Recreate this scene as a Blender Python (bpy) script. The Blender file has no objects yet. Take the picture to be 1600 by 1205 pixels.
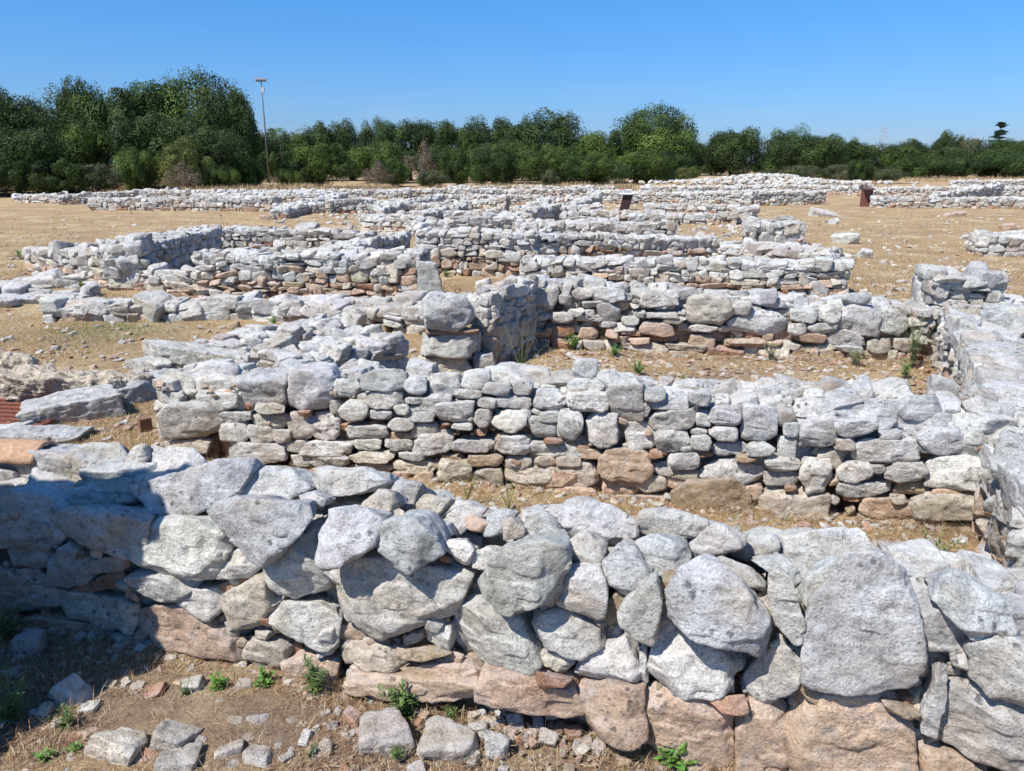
import bpy, bmesh, math, random
import numpy as np
R = math.radians
rng = np.random.default_rng(11)
random.seed(11)
S = bpy.context.scene
C = S.collection

# ------------------------------------------------------------------ camera
CAMH, PITCH, FPX = 2.0, R(16.66), 1160.0
cam_d = bpy.data.cameras.new('camera'); cam = bpy.data.objects.new('camera', cam_d); C.objects.link(cam)
cam.location = (0, 0, CAMH); cam.rotation_euler = (R(90) - PITCH, 0, 0)
cam_d.sensor_width = 36.0; cam_d.lens = FPX / 1600 * 36.0
cam_d.clip_start = 0.05; cam_d.clip_end = 5000
S.camera = cam
# ------------------------------------------------------------------ light
SUN_EL = R(55); SH = np.array([.77, .638])      # horizontal direction in which shadows fall
w = bpy.data.worlds.new('World'); S.world = w; w.use_nodes = True
nt = w.node_tree
for n_ in list(nt.nodes): nt.nodes.remove(n_)
sky = nt.nodes.new('ShaderNodeTexSky'); sky.sky_type = 'NISHITA'; sky.sun_disc = False
sky.sun_elevation = SUN_EL; sky.sun_rotation = math.atan2(-SH[0], -SH[1])
sky.altitude = 300; sky.air_density = 1.0; sky.dust_density = 0.6; sky.ozone_density = 2.2
bg = nt.nodes.new('ShaderNodeBackground'); bg.inputs[1].default_value = 0.08
wo = nt.nodes.new('ShaderNodeOutputWorld')
tn = nt.nodes.new('ShaderNodeMix'); tn.data_type = 'RGBA'; tn.blend_type = 'MULTIPLY'; tn.inputs[0].default_value = 1
tc = nt.nodes.new('ShaderNodeTexCoord'); sx = nt.nodes.new('ShaderNodeSeparateXYZ'); nt.links.new(tc.outputs['Generated'], sx.inputs[0])
gr = nt.nodes.new('ShaderNodeMapRange'); gr.inputs[1].default_value = 0.; gr.inputs[2].default_value = .22; nt.links.new(sx.outputs['Z'], gr.inputs[0])
tm = nt.nodes.new('ShaderNodeMix'); tm.data_type = 'RGBA'; nt.links.new(gr.outputs[0], tm.inputs[0])
tm.inputs[6].default_value = (.56, .74, 1.22, 1); tm.inputs[7].default_value = (.40, 1.0, 1.55, 1)     # air near the horizon / higher up
nt.links.new(tm.outputs[2], tn.inputs[7])
nt.links.new(sky.outputs[0], tn.inputs[6])
mp_ = nt.nodes.new('ShaderNodeMapping'); mp_.inputs['Scale'].default_value = (2.2, 2.2, 16); nt.links.new(tc.outputs['Generated'], mp_.inputs[0])
cn = nt.nodes.new('ShaderNodeTexNoise'); cn.inputs['Scale'].default_value = 2.4; cn.inputs['Detail'].default_value = 5; cn.inputs['Roughness'].default_value = .6; nt.links.new(mp_.outputs[0], cn.inputs['Vector'])
cr_ = nt.nodes.new('ShaderNodeMapRange'); cr_.inputs[1].default_value = .5; cr_.inputs[2].default_value = .8; cr_.inputs[3].default_value = 0; cr_.inputs[4].default_value = .28; nt.links.new(cn.outputs['Fac'], cr_.inputs[0])
ch_ = nt.nodes.new('ShaderNodeMapRange'); ch_.inputs[1].default_value = .02; ch_.inputs[2].default_value = .10; ch_.inputs[3].default_value = 1; ch_.inputs[4].default_value = 0; nt.links.new(sx.outputs['Z'], ch_.inputs[0])
cm_ = nt.nodes.new('ShaderNodeMath'); cm_.operation = 'MULTIPLY'; nt.links.new(cr_.outputs[0], cm_.inputs[0]); nt.links.new(ch_.outputs[0], cm_.inputs[1])
wm = nt.nodes.new('ShaderNodeMix'); wm.data_type = 'RGBA'; nt.links.new(cm_.outputs[0], wm.inputs[0]); nt.links.new(tn.outputs[2], wm.inputs[6]); wm.inputs[7].default_value = (6.2, 7.4, 9.6, 1)     # faint wisps of cloud
nt.links.new(wm.outputs[2], bg.inputs[0]); nt.links.new(bg.outputs[0], wo.inputs[0])
sd = bpy.data.lights.new('sun', 'SUN'); sd.energy = 5.0; sd.angle = R(.5); sd.color = (1, .95, .87)
so = bpy.data.objects.new('sun', sd); C.objects.link(so)
from mathutils import Vector
ld = Vector((SH[0] * math.cos(SUN_EL), SH[1] * math.cos(SUN_EL), -math.sin(SUN_EL)))
so.rotation_euler = ld.to_track_quat('-Z', 'Y').to_euler(); so.location = (-6, -9, 16)
S.view_settings.view_transform = 'Standard'; S.view_settings.look = 'None'
S.view_settings.exposure = 0.43; S.view_settings.gamma = 1

# ------------------------------------------------------------------ pixel helpers (photo is 1600 x 1205)
cP, sP = math.cos(PITCH), math.sin(PITCH)
def ray(px, py):
    x = (px - 800) / FPX; y = (602.5 - py) / FPX
    return np.array([x, cP + y * sP, -sP + y * cP])
def G(px, py, z=0.0):
    d = ray(px, py); t = (z - CAMH) / d[2]
    return np.array([0, 0, CAMH]) + d * t
def height_at(p, py):      # height of a point above ground point p seen at image row py
    y = (602.5 - py) / FPX; return CAMH + p[1] * (-sP + y * cP) / (cP + y * sP)
def dist_px(p):            # render pixels per metre at p
    return 742.0 / max(.5, p[1] * cP + (CAMH - p[2]) * sP)

# ------------------------------------------------------------------ numpy noise
def _h(ix, iy, iz, s):
    n = (ix * 374761393 + iy * 668265263 + iz * 2147483647 + s * 1274126177) & 0xffffffff
    n = ((n ^ (n >> 13)) * 1274126177) & 0xffffffff
    n = ((n ^ (n >> 16)) * 2246822519) & 0xffffffff
    return ((n ^ (n >> 15)) & 0xffff) / 32767.5 - 1.0
def vn(P, s=0):
    I = np.floor(P).astype(np.int64); F = P - I; F = F * F * F * (F * (F * 6 - 15) + 10)
    x, y, z = I[..., 0], I[..., 1], I[..., 2]; fx, fy, fz = F[..., 0], F[..., 1], F[..., 2]
    def L(a, b, t): return a + (b - a) * t
    c = lambda a, b, d: _h(x + a, y + b, z + d, s)
    return L(L(L(c(0,0,0), c(1,0,0), fx), L(c(0,1,0), c(1,1,0), fx), fy),
             L(L(c(0,0,1), c(1,0,1), fx), L(c(0,1,1), c(1,1,1), fx), fy), fz)
def fbm(P, s=0, o=3):
    r = 0; a = 1.; t = 0
    for k in range(o):
        r = r + a * vn(P * (2.03 ** k) + k * 17.3, s + k); t += a; a *= .5
    return r / t
def fbm2(x, y, sc, s=0, o=3):
    x = np.asarray(x, float); y = np.asarray(y, float)
    return fbm(np.stack([x * sc, y * sc, np.zeros_like(x) + .37], -1), s, o)

# ------------------------------------------------------------------ materials
MATS = {}
def newmat(name, rough=.9):
    m = bpy.data.materials.new(name); m.use_nodes = True
    b = m.node_tree.nodes['Principled BSDF']; b.inputs['Roughness'].default_value = rough
    b.inputs['Specular IOR Level'].default_value = .25
    MATS[name] = m; return m, m.node_tree, b
def N(t, kind, **kw):
    n = t.nodes.new(kind)
    for k, v in kw.items():
        if k in n.inputs: n.inputs[k].default_value = v
        else: setattr(n, k, v)
    return n
def noise(t, co, scale, detail=4, rough=.6, dist=0.):
    n = N(t, 'ShaderNodeTexNoise'); n.inputs['Scale'].default_value = scale
    n.inputs['Detail'].default_value = detail; n.inputs['Roughness'].default_value = rough
    n.inputs['Distortion'].default_value = dist
    t.links.new(co, n.inputs['Vector']); return n.outputs['Fac']
def ramp(t, fac, stops):
    n = N(t, 'ShaderNodeValToRGB'); e = n.color_ramp.elements
    while len(e) < len(stops): e.new(.5)
    for k, (p, c) in enumerate(stops):
        e[k].position = p; e[k].color = (c, c, c, 1) if isinstance(c, (int, float)) else (*c, 1)
    t.links.new(fac, n.inputs[0]); return n.outputs[0]
def mix(t, fac, a, b, mode='MIX'):
    n = N(t, 'ShaderNodeMix', data_type='RGBA', blend_type=mode)
    for sock, v in ((n.inputs[0], fac), (n.inputs[6], a), (n.inputs[7], b)):
        if isinstance(v, (int, float)): sock.default_value = v
        elif isinstance(v, tuple): sock.default_value = (*v, 1)
        else: t.links.new(v, sock)
    return n.outputs[2]
def math_(t, op, a, b=0.):
    n = N(t, 'ShaderNodeMath', operation=op)
    for s_, v in ((n.inputs[0], a), (n.inputs[1], b)):
        if isinstance(v, (int, float)): s_.default_value = v
        else: t.links.new(v, s_)
    return n.outputs[0]
def bump(t, hgt, strength, dist, normal=None):
    n = N(t, 'ShaderNodeBump'); n.inputs['Strength'].default_value = strength; n.inputs['Distance'].default_value = dist
    t.links.new(hgt, n.inputs['Height'])
    if normal is not None: t.links.new(normal, n.inputs['Normal'])
    return n.outputs[0]

def stone_material(name, detail_scale, lichen):
    m, t, b = newmat(name, .93)
    co = N(t, 'ShaderNodeTexCoord').outputs['Object']
    at = N(t, 'ShaderNodeAttribute', attribute_name='tint').outputs['Color']
    s = detail_scale
    big = noise(t, co, 4.5 * s, 5, .62)
    med = noise(t, co, 22 * s, 6, .7, .4)
    fine = noise(t, co, 110 * s, 4, .7)
    col = mix(t, 1., at, ramp(t, big, [(.34, (.74, .71, .67)), (.5, (1, 1, 1)), (.68, (1.12, 1.12, 1.12))]), 'MULTIPLY')
    col = mix(t, 1., col, ramp(t, med, [(.32, (.62, .61, .60)), (.46, (.98, .98, .98)), (.68, (1.14, 1.13, 1.11))]), 'MULTIPLY')
    col = mix(t, 1., col, ramp(t, fine, [(.34, (.50, .50, .50)), (.47, (1.0, 1.0, 1.0)), (.68, (1.12, 1.12, 1.12))]), 'MULTIPLY')
    # warm dust stains in patches
    st = ramp(t, noise(t, co, 2.6 * s, 4, .6, .3), [(.48, 0.), (.66, .5)])
    col = mix(t, st, col, (.50, .39, .28))
    gp = ramp(t, noise(t, co, 14 * s, 6, .75, .5), [(.52, 0.), (.64, .55)])
    col = mix(t, gp, col, (.31, .305, .295))
    # grey weathering film, grows on the faces that look up
    geo = N(t, 'ShaderNodeNewGeometry'); sep = N(t, 'ShaderNodeSeparateXYZ'); t.links.new(geo.outputs['Normal'], sep.inputs[0])
    up = ramp(t, sep.outputs['Z'], [(.15, 0.), (.8, 1.)])
    film = math_(t, 'MULTIPLY', up, ramp(t, noise(t, co, 9 * s, 5, .7), [(.38, 0.), (.62, .7)]))
    col = mix(t, film, col, mix(t, .5, at, (.56, .58, .61)))
    if lichen:
        # black lichen rosettes, in clusters
        vo = N(t, 'ShaderNodeTexVoronoi', feature='F1'); vo.inputs['Scale'].default_value = 24 * s
        vo.inputs['Randomness'].default_value = 1
        wob = N(t, 'ShaderNodeVectorMath', operation='ADD'); nz = N(t, 'ShaderNodeTexNoise'); nz.inputs['Scale'].default_value = 60 * s
        t.links.new(co, nz.inputs['Vector'])
        sc = N(t, 'ShaderNodeVectorMath', operation='SCALE'); sc.inputs['Scale'].default_value = .028 / s
        t.links.new(nz.outputs['Color'], sc.inputs[0]); t.links.new(co, wob.inputs[0]); t.links.new(sc.outputs[0], wob.inputs[1])
        t.links.new(wob.outputs[0], vo.inputs['Vector'])
        spot = ramp(t, vo.outputs['Distance'], [(.20, 1.), (.34, 0.)])
        clus = ramp(t, noise(t, co, 3.4 * s, 3, .5), [(.51, 0.), (.58, 1.)])
        upl = ramp(t, sep.outputs['Z'], [(.0, .25), (.3, 1.)])
        lm = math_(t, 'MULTIPLY', math_(t, 'MULTIPLY', spot, clus), math_(t, 'MULTIPLY', upl, ramp(t, fine, [(.35, .3), (.55, 1.)])))
        col = mix(t, math_(t, 'MULTIPLY', lm, .85), col, (.055, .055, .06))
        v2 = N(t, 'ShaderNodeTexVoronoi', feature='F1'); v2.inputs['Scale'].default_value = 75 * s; t.links.new(co, v2.inputs['Vector'])
        sp2 = math_(t, 'MULTIPLY', ramp(t, v2.outputs['Distance'], [(.12, 1.), (.25, 0.)]), ramp(t, noise(t, co, 7 * s, 3, .6), [(.52, 0.), (.62, .8)]))
        col = mix(t, sp2, col, (.12, .12, .12))
    t.links.new(col, b.inputs['Base Color'])
    pit = N(t, 'ShaderNodeTexVoronoi', feature='F1'); pit.inputs['Scale'].default_value = 38 * s; t.links.new(co, pit.inputs['Vector'])
    pits = math_(t, 'MULTIPLY', ramp(t, pit.outputs['Distance'], [(.1, 0.), (.4, 1.)]), 1.)
    pm = ramp(t, noise(t, co, 6 * s, 3, .5), [(.45, 0.), (.6, 1.)])
    ph = math_(t, 'ADD', math_(t, 'MULTIPLY', pits, pm), math_(t, 'MULTIPLY', pm, -1.))
    mp = N(t, 'ShaderNodeMapping'); mp.inputs['Scale'].default_value = (1, 1, 1.7); mp.inputs['Rotation'].default_value = (.5, .3, 0); t.links.new(co, mp.inputs[0])
    bed = noise(t, mp.outputs[0], 12 * s, 7, .72, .3)
    crk = ramp(t, bed, [(.40, 0.), (.46, 1.)])
    n0 = bump(t, bed, .6, .03 / s)
    n0 = bump(t, crk, .4, .008 / s, n0)
    n1 = bump(t, med, .8, .022 / s, n0)
    n2 = bump(t, fine, .9, .010 / s, n1)
    n3 = bump(t, ph, .45, .008 / s, n2)
    t.links.new(n3, b.inputs['Normal'])
    return m
M_NEAR = stone_material('weathered limestone near', 1.0, True)
M_MID = stone_material('weathered limestone', .6, True)
M_FAR = stone_material('weathered limestone far', .3, False)

def ground_material():
    m, t, b = newmat('dry grass and soil', .97)
    co = N(t, 'ShaderNodeTexCoord').outputs['Object']
    a = noise(t, co, .55, 7, .66, .5); a2 = noise(t, co, 2.2, 6, .65); f = noise(t, co, 30, 5, .75); ff = noise(t, co, 130, 3, .7)
    straw = mix(t, ramp(t, f, [(.38, 0.), (.62, 1.)]), (.22, .14, .07), (.55, .40, .22))
    soil = mix(t, ramp(t, f, [(.35, 0.), (.65, 1.)]), (.18, .125, .085), (.31, .225, .165))
    at = N(t, 'ShaderNodeAttribute', attribute_name='soil').outputs['Fac']
    k = math_(t, 'ADD', at, math_(t, 'MULTIPLY', math_(t, 'ADD', a2, -.5), 1.6))
    col = mix(t, ramp(t, k, [(.35, 0.), (.6, 1.)]), straw, soil)
    col = mix(t, ramp(t, a, [(.46, 0.), (.60, .65)]), col, (.29, .19, .12))
    col = mix(t, ramp(t, noise(t, co, .9, 5, .7), [(.50, 0.), (.64, .7)]), col, (.56, .45, .28))
    v = N(t, 'ShaderNodeTexVoronoi'); v.inputs['Scale'].default_value = 9; v.inputs['Randomness'].default_value = 1; t.links.new(co, v.inputs['Vector'])
    peb = math_(t, 'MULTIPLY', ramp(t, v.outputs['Distance'], [(.16, 1.), (.2, 0.)]), ramp(t, noise(t, co, 1.5, 3), [(.5, 0.), (.58, .8)]))
    col = mix(t, peb, col, (.52, .47, .41))
    col = mix(t, 1., col, ramp(t, ff, [(.3, (.7, .7, .7)), (.6, (1.12, 1.12, 1.12))]), 'MULTIPLY')
    t.links.new(col, b.inputs['Base Color'])
    n1 = bump(t, f, .9, .03); n2 = bump(t, ff, .8, .01, n1)
    t.links.new(n2, b.inputs['Normal']); return m
M_GROUND = ground_material()

def tint_material(name, rough=.85, transl=0., nscale=60, var=.25, bmp=0.):
    m, t, b = newmat(name, rough)
    co = N(t, 'ShaderNodeTexCoord').outputs['Object']
    at = N(t, 'ShaderNodeAttribute', attribute_name='tint').outputs['Color']
    nz = noise(t, co, nscale, 4, .65)
    col = mix(t, 1., at, ramp(t, nz, [(.3, (1 - var,) * 3), (.7, (1 + var,) * 3)]), 'MULTIPLY')
    t.links.new(col, b.inputs['Base Color'])
    if bmp: t.links.new(bump(t, nz, .6, bmp), b.inputs['Normal'])
    if transl:
        tr = N(t, 'ShaderNodeBsdfTranslucent'); t.links.new(col, tr.inputs['Color'])
        mx = N(t, 'ShaderNodeMixShader'); mx.inputs[0].default_value = transl
        out = t.nodes['Material Output']
        t.links.new(b.outputs[0], mx.inputs[1]); t.links.new(tr.outputs[0], mx.inputs[2]); t.links.new(mx.outputs[0], out.inputs[0])
    return m
M_LEAF = tint_material('tree foliage', .6, .22, 1.5, .2)
M_GRASS = tint_material('dry straw', .8, .2, 40, .2)
M_PLANT = tint_material('green weed', .55, .25, 60, .25)
M_BARK = tint_material('bark', .95, 0, 14, .4, .02)
M_CLAY = tint_material('terracotta', .85, 0, 45, .3, .006)
M_METAL = tint_material('painted or rusted metal', .6, 0, 60, .25, .002)
M_TUFA = tint_material('rough tufa', .97, 0, 15, .55, .10)

# ------------------------------------------------------------------ mesh output
def make_obj(name, V, F, tint=None, mat=None, parent=None, smooth=True, quads=False):
    me = bpy.data.meshes.new(name); V = np.asarray(V, np.float32); F = np.asarray(F, np.int32)
    k = F.shape[1]
    me.vertices.add(len(V)); me.vertices.foreach_set('co', V.ravel())
    me.loops.add(F.size); me.loops.foreach_set('vertex_index', F.ravel())
    me.polygons.add(len(F)); me.polygons.foreach_set('loop_start', np.arange(0, F.size, k, dtype=np.int32))
    me.polygons.foreach_set('loop_total', np.full(len(F), k, np.int32))
    me.polygons.foreach_set('use_smooth', np.full(len(F), smooth))
    me.update(calc_edges=True)
    if tint is not None:
        tint = np.asarray(tint, np.float32)
        if tint.ndim == 1: tint = np.tile(tint, (len(V), 1))
        a = me.attributes.new('tint', 'FLOAT_COLOR', 'POINT')
        a.data.foreach_set('color', np.concatenate([tint[:, :3], np.ones((len(V), 1), np.float32)], 1).ravel())
    if mat: me.materials.append(mat)
    o = bpy.data.objects.new(name, me); C.objects.link(o)
    if parent: o.parent = parent; o.matrix_parent_inverse = PINV.get(parent.name, o.matrix_parent_inverse)
    return o
PINV = {}
def empty(name, loc=(0, 0, 0)):
    o = bpy.data.objects.new(name, None); C.objects.link(o); o.location = tuple(float(v) for v in loc)
    o.empty_display_size = .2
    from mathutils import Matrix
    PINV[o.name] = Matrix.Translation(o.location).inverted()
    return o
def tag(o, label=None, cat=None, group=None, kind=None):
    if label: o['label'] = label
    if cat: o['category'] = cat
    if group: o['group'] = group
    if kind: o['kind'] = kind
    return o
class Acc:
    def __init__(s): s.V = []; s.F = []; s.T = []; s.n = 0
    def add(s, V, F, t):
        V = np.asarray(V, float); t = np.asarray(t, float)
        s.V.append(V); s.F.append(np.asarray(F) + s.n); s.T.append(np.tile(t, (len(V), 1)) if t.ndim == 1 else t); s.n += len(V)
    def build(s, name, mat, parent=None, smooth=True):
        return make_obj(name, np.concatenate(s.V), np.concatenate(s.F), np.concatenate(s.T), mat, parent, smooth)
ICO = {}
for lv in (1, 2, 3, 4, 5, 6):
    bm = bmesh.new(); bmesh.ops.create_icosphere(bm, subdivisions=lv, radius=1)
    v = np.array([x.co[:] for x in bm.verts]); f = np.array([[q.index for q in x.verts] for x in bm.faces]); bm.free()
    ICO[lv] = (v / np.linalg.norm(v, axis=1)[:, None], f)
def level_for(spx):
    return 6 if spx > 75 else 5 if spx > 30 else 4 if spx > 13 else 3 if spx > 6 else 2

TONE = {'g': (.60, .585, .55), 'l': (.67, .645, .595), 'c': (.62, .55, .45), 'w': (.60, .43, .31), 'r': (.45, .245, .15),
        't': (.44, .33, .21), 'd': (.27, .275, .27), 'k': (.36, .315, .25), 'p': (.53, .47, .41), 'b': (.59, .585, .575)}
def tone(k):
    c = np.array(TONE[k]) * rng.uniform(.84, 1.17) * rng.uniform(.98, 1.02, 3); return c

def stone_mesh(half, frame, centre, seed, lv, cuts=6, p=20., rough=1., poly=None):
    """a block seen as planes cut from a ball: half sizes along the three rows of frame; poly = outline in units of half"""
    D, F = ICO[lv]; rs = np.random.default_rng(seed)
    half = np.asarray(half, float)
    pl = []; hs = []
    if poly is None:
        for ax in range(3):
            for sg in (-1, 1):
                n = rs.normal(0, .13, 3); n[ax] = sg; n /= np.linalg.norm(n); pl.append(n); hs.append(rs.uniform(.86, 1.03))
    else:
        m = len(poly)
        for i in range(m):
            a = poly[i]; c = poly[(i + 1) % m]; e = c - a
            if np.hypot(*e) < 1e-4: continue
            n = np.array([e[1], -e[0]]) / np.hypot(*e); h = float(n @ a)
            if h < .05: h = .05
            zn = rs.uniform(-.34, -.02); n3 = np.array([n[0], n[1], zn]); k = np.linalg.norm(n3); pl.append(n3 / k); hs.append(max(.06, (h * 1.0 + zn * .55)) / k)
        n = rs.normal(0, .1, 3); n[2] = 1; n /= np.linalg.norm(n); pl.append(n); hs.append(1.)
        pl.append(np.array([0, 0, -1.])); hs.append(1.)
    P = np.array(pl); H = np.array(hs)
    q = np.maximum(D @ P.T, 0) / H
    V0 = D * ((q ** 40).sum(1) ** (-1. / 40))[:, None]
    # knock chips off: planes that bite a little below the highest point in their direction
    nc = cuts + 1 if poly is not None else cuts + 3 if lv >= 3 else cuts
    Nn = rs.normal(0, 1, (nc, 3)); Nn[:, 2] = np.abs(Nn[:, 2]) if poly is not None else Nn[:, 2]
    Nn[:, 2] *= .8 if poly is None else 1.3; Nn /= np.linalg.norm(Nn, axis=1)[:, None]
    sup = (V0 @ Nn.T).max(0); Hc = sup * rs.uniform(.72, .96, nc)
    P = np.concatenate([P, Nn]); H = np.concatenate([H, Hc])
    q = np.maximum(D @ P.T, 0) / H
    pe = 90. if lv >= 5 else 45. if lv >= 3 else 22.
    r = (q ** pe).sum(1) ** (-1. / pe)
    V = D * r[:, None] * 1.04 * half
    sz = float(np.cbrt(half.prod())); off = rs.uniform(-50, 50, 3)
    if lv >= 3:
        d = fbm(V / sz * 1.6 + off, 3, 4) * .085
        if lv >= 5:
            m_ = fbm(V / .045 + off, 7, 3)
            d = d + (m_ * .012 - .012 * np.maximum(0, vn(V / .028 + off, 21) - .35) ) * min(1., .1 / sz) * rough
            rid = 1 - np.abs(fbm(V / .10 + off, 13, 2)); k_ = rough * min(1., .1 / sz); d = d + (rid - .8) * .06 * k_
            Vl = V * np.array([1, 1.9, 1]); d = d + np.tanh(12 * vn(Vl / .085 + off, 31)) * .042 * k_ + np.tanh(8 * vn(V / .038 + off, 37)) * .016 * k_ + .05 * k_ * np.abs(vn(V / .16 + off, 41))
        V = V + D * d[:, None] * sz
    else:
        V = V * (1 + .09 * rs.normal(0, 1, (len(V), 1)).clip(-1.5, 1.5))
    return V @ np.asarray(frame) + np.asarray(centre), F

def hull(P):
    P = sorted(map(tuple, P)); 
    def half_(Q):
        h = []
        for q in Q:
            while len(h) > 1 and (h[-1][0]-h[-2][0])*(q[1]-h[-2][1]) - (h[-1][1]-h[-2][1])*(q[0]-h[-2][0]) <= 0: h.pop()
            h.append(q)
        return h[:-1]
    return np.array(half_(P) + half_(P[::-1]))

def rot_frame(e1, n, rs, a=.12):
    """right-handed frame rows: along, up-ish, outward; slightly turned"""
    e1 = np.asarray(e1, float); n = np.asarray(n, float) + rs.normal(0, a, 3); n /= np.linalg.norm(n)
    e1 = e1 + rs.normal(0, a, 3); e1 -= n * (e1 @ n); e1 /= np.linalg.norm(e1)
    return np.array([e1, np.cross(n, e1), n])

SEED = [1]
def nseed(): SEED[0] += 1; return SEED[0]

def traced_stone(polypx, P0, n, d, tau, thick, k, lim=6):
    """outline seen in the photograph, set on the wall's real face plane d metres behind it, leaned back by tau"""
    pp = np.array(polypx, float); c = pp.mean(0)
    q0 = np.array([P0[0], P0[1], 0]) - n * d
    def hit(px, q, m):
        r_ = ray(*px); t = ((q - np.array([0, 0, CAMH])) @ m) / (r_ @ m); return np.array([0, 0, CAMH]) + r_ * t
    cc = hit(c, q0, n)
    m = n * math.cos(tau) + np.array([0, 0, 1.]) * math.sin(tau)
    W = np.array([hit(x, cc, m) for x in pp])
    e1 = np.cross([0, 0, 1.], m); e1 /= np.linalg.norm(e1); e2 = np.cross(m, e1)
    uv = np.stack([(W - cc) @ e1, (W - cc) @ e2], 1); hv = hull(uv)
    mid = (hv.max(0) + hv.min(0)) / 2; hs = (hv.max(0) - hv.min(0)) / 2; hv = (hv - mid) / hs
    th = thick if thick else float(np.clip(min(hs) * 1.1, .05, .2))
    ctr = cc + e1 * mid[0] + e2 * mid[1] - m * th * .92
    lv = min(lim, level_for(max(hs) * 2 * dist_px(ctr)))
    V, F = stone_mesh((hs[0], hs[1], th), np.array([e1, e2, m]), ctr, nseed(), lv, cuts=8, poly=hv, p=26)
    return V, F, tone(k), hs[0] * hs[1]

def box_core(acc, P0, e1, n, L, T, z0, h0, h1, inset=.12, col=(.20, .14, .10)):
    a = inset; v = []
    for u, h in ((a * .6, h0), (L - a * .6, h1)):
        for w_ in (-a, -T + a):
            for z in (z0, z0 + max(.05, h - a * .8)):
                p = np.array([P0[0], P0[1], 0]) + e1 * u + n * w_; p[2] = z; v.append(p)
    f = [(0,1,3),(0,3,2),(4,6,7),(4,7,5),(0,4,5),(0,5,1),(2,3,7),(2,7,6),(1,5,7),(1,7,3),(0,2,6),(0,6,4)]
    acc.add(v, f, col)

def pick_tone(fr, warm):
    x = rng.random()
    if fr < warm: return 'w' if x < .5 else 'c' if x < .78 else 'r' if x < .86 else 't' if x < .9 else 'g'
    if fr < warm + .25: return 'c' if x < .34 else 'w' if x < .42 else 'l' if x < .65 else 'r' if x < .68 else 'g'
    return 'g' if x < .5 else 'b' if x < .75 else 'l' if x < .93 else 'p'

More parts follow.
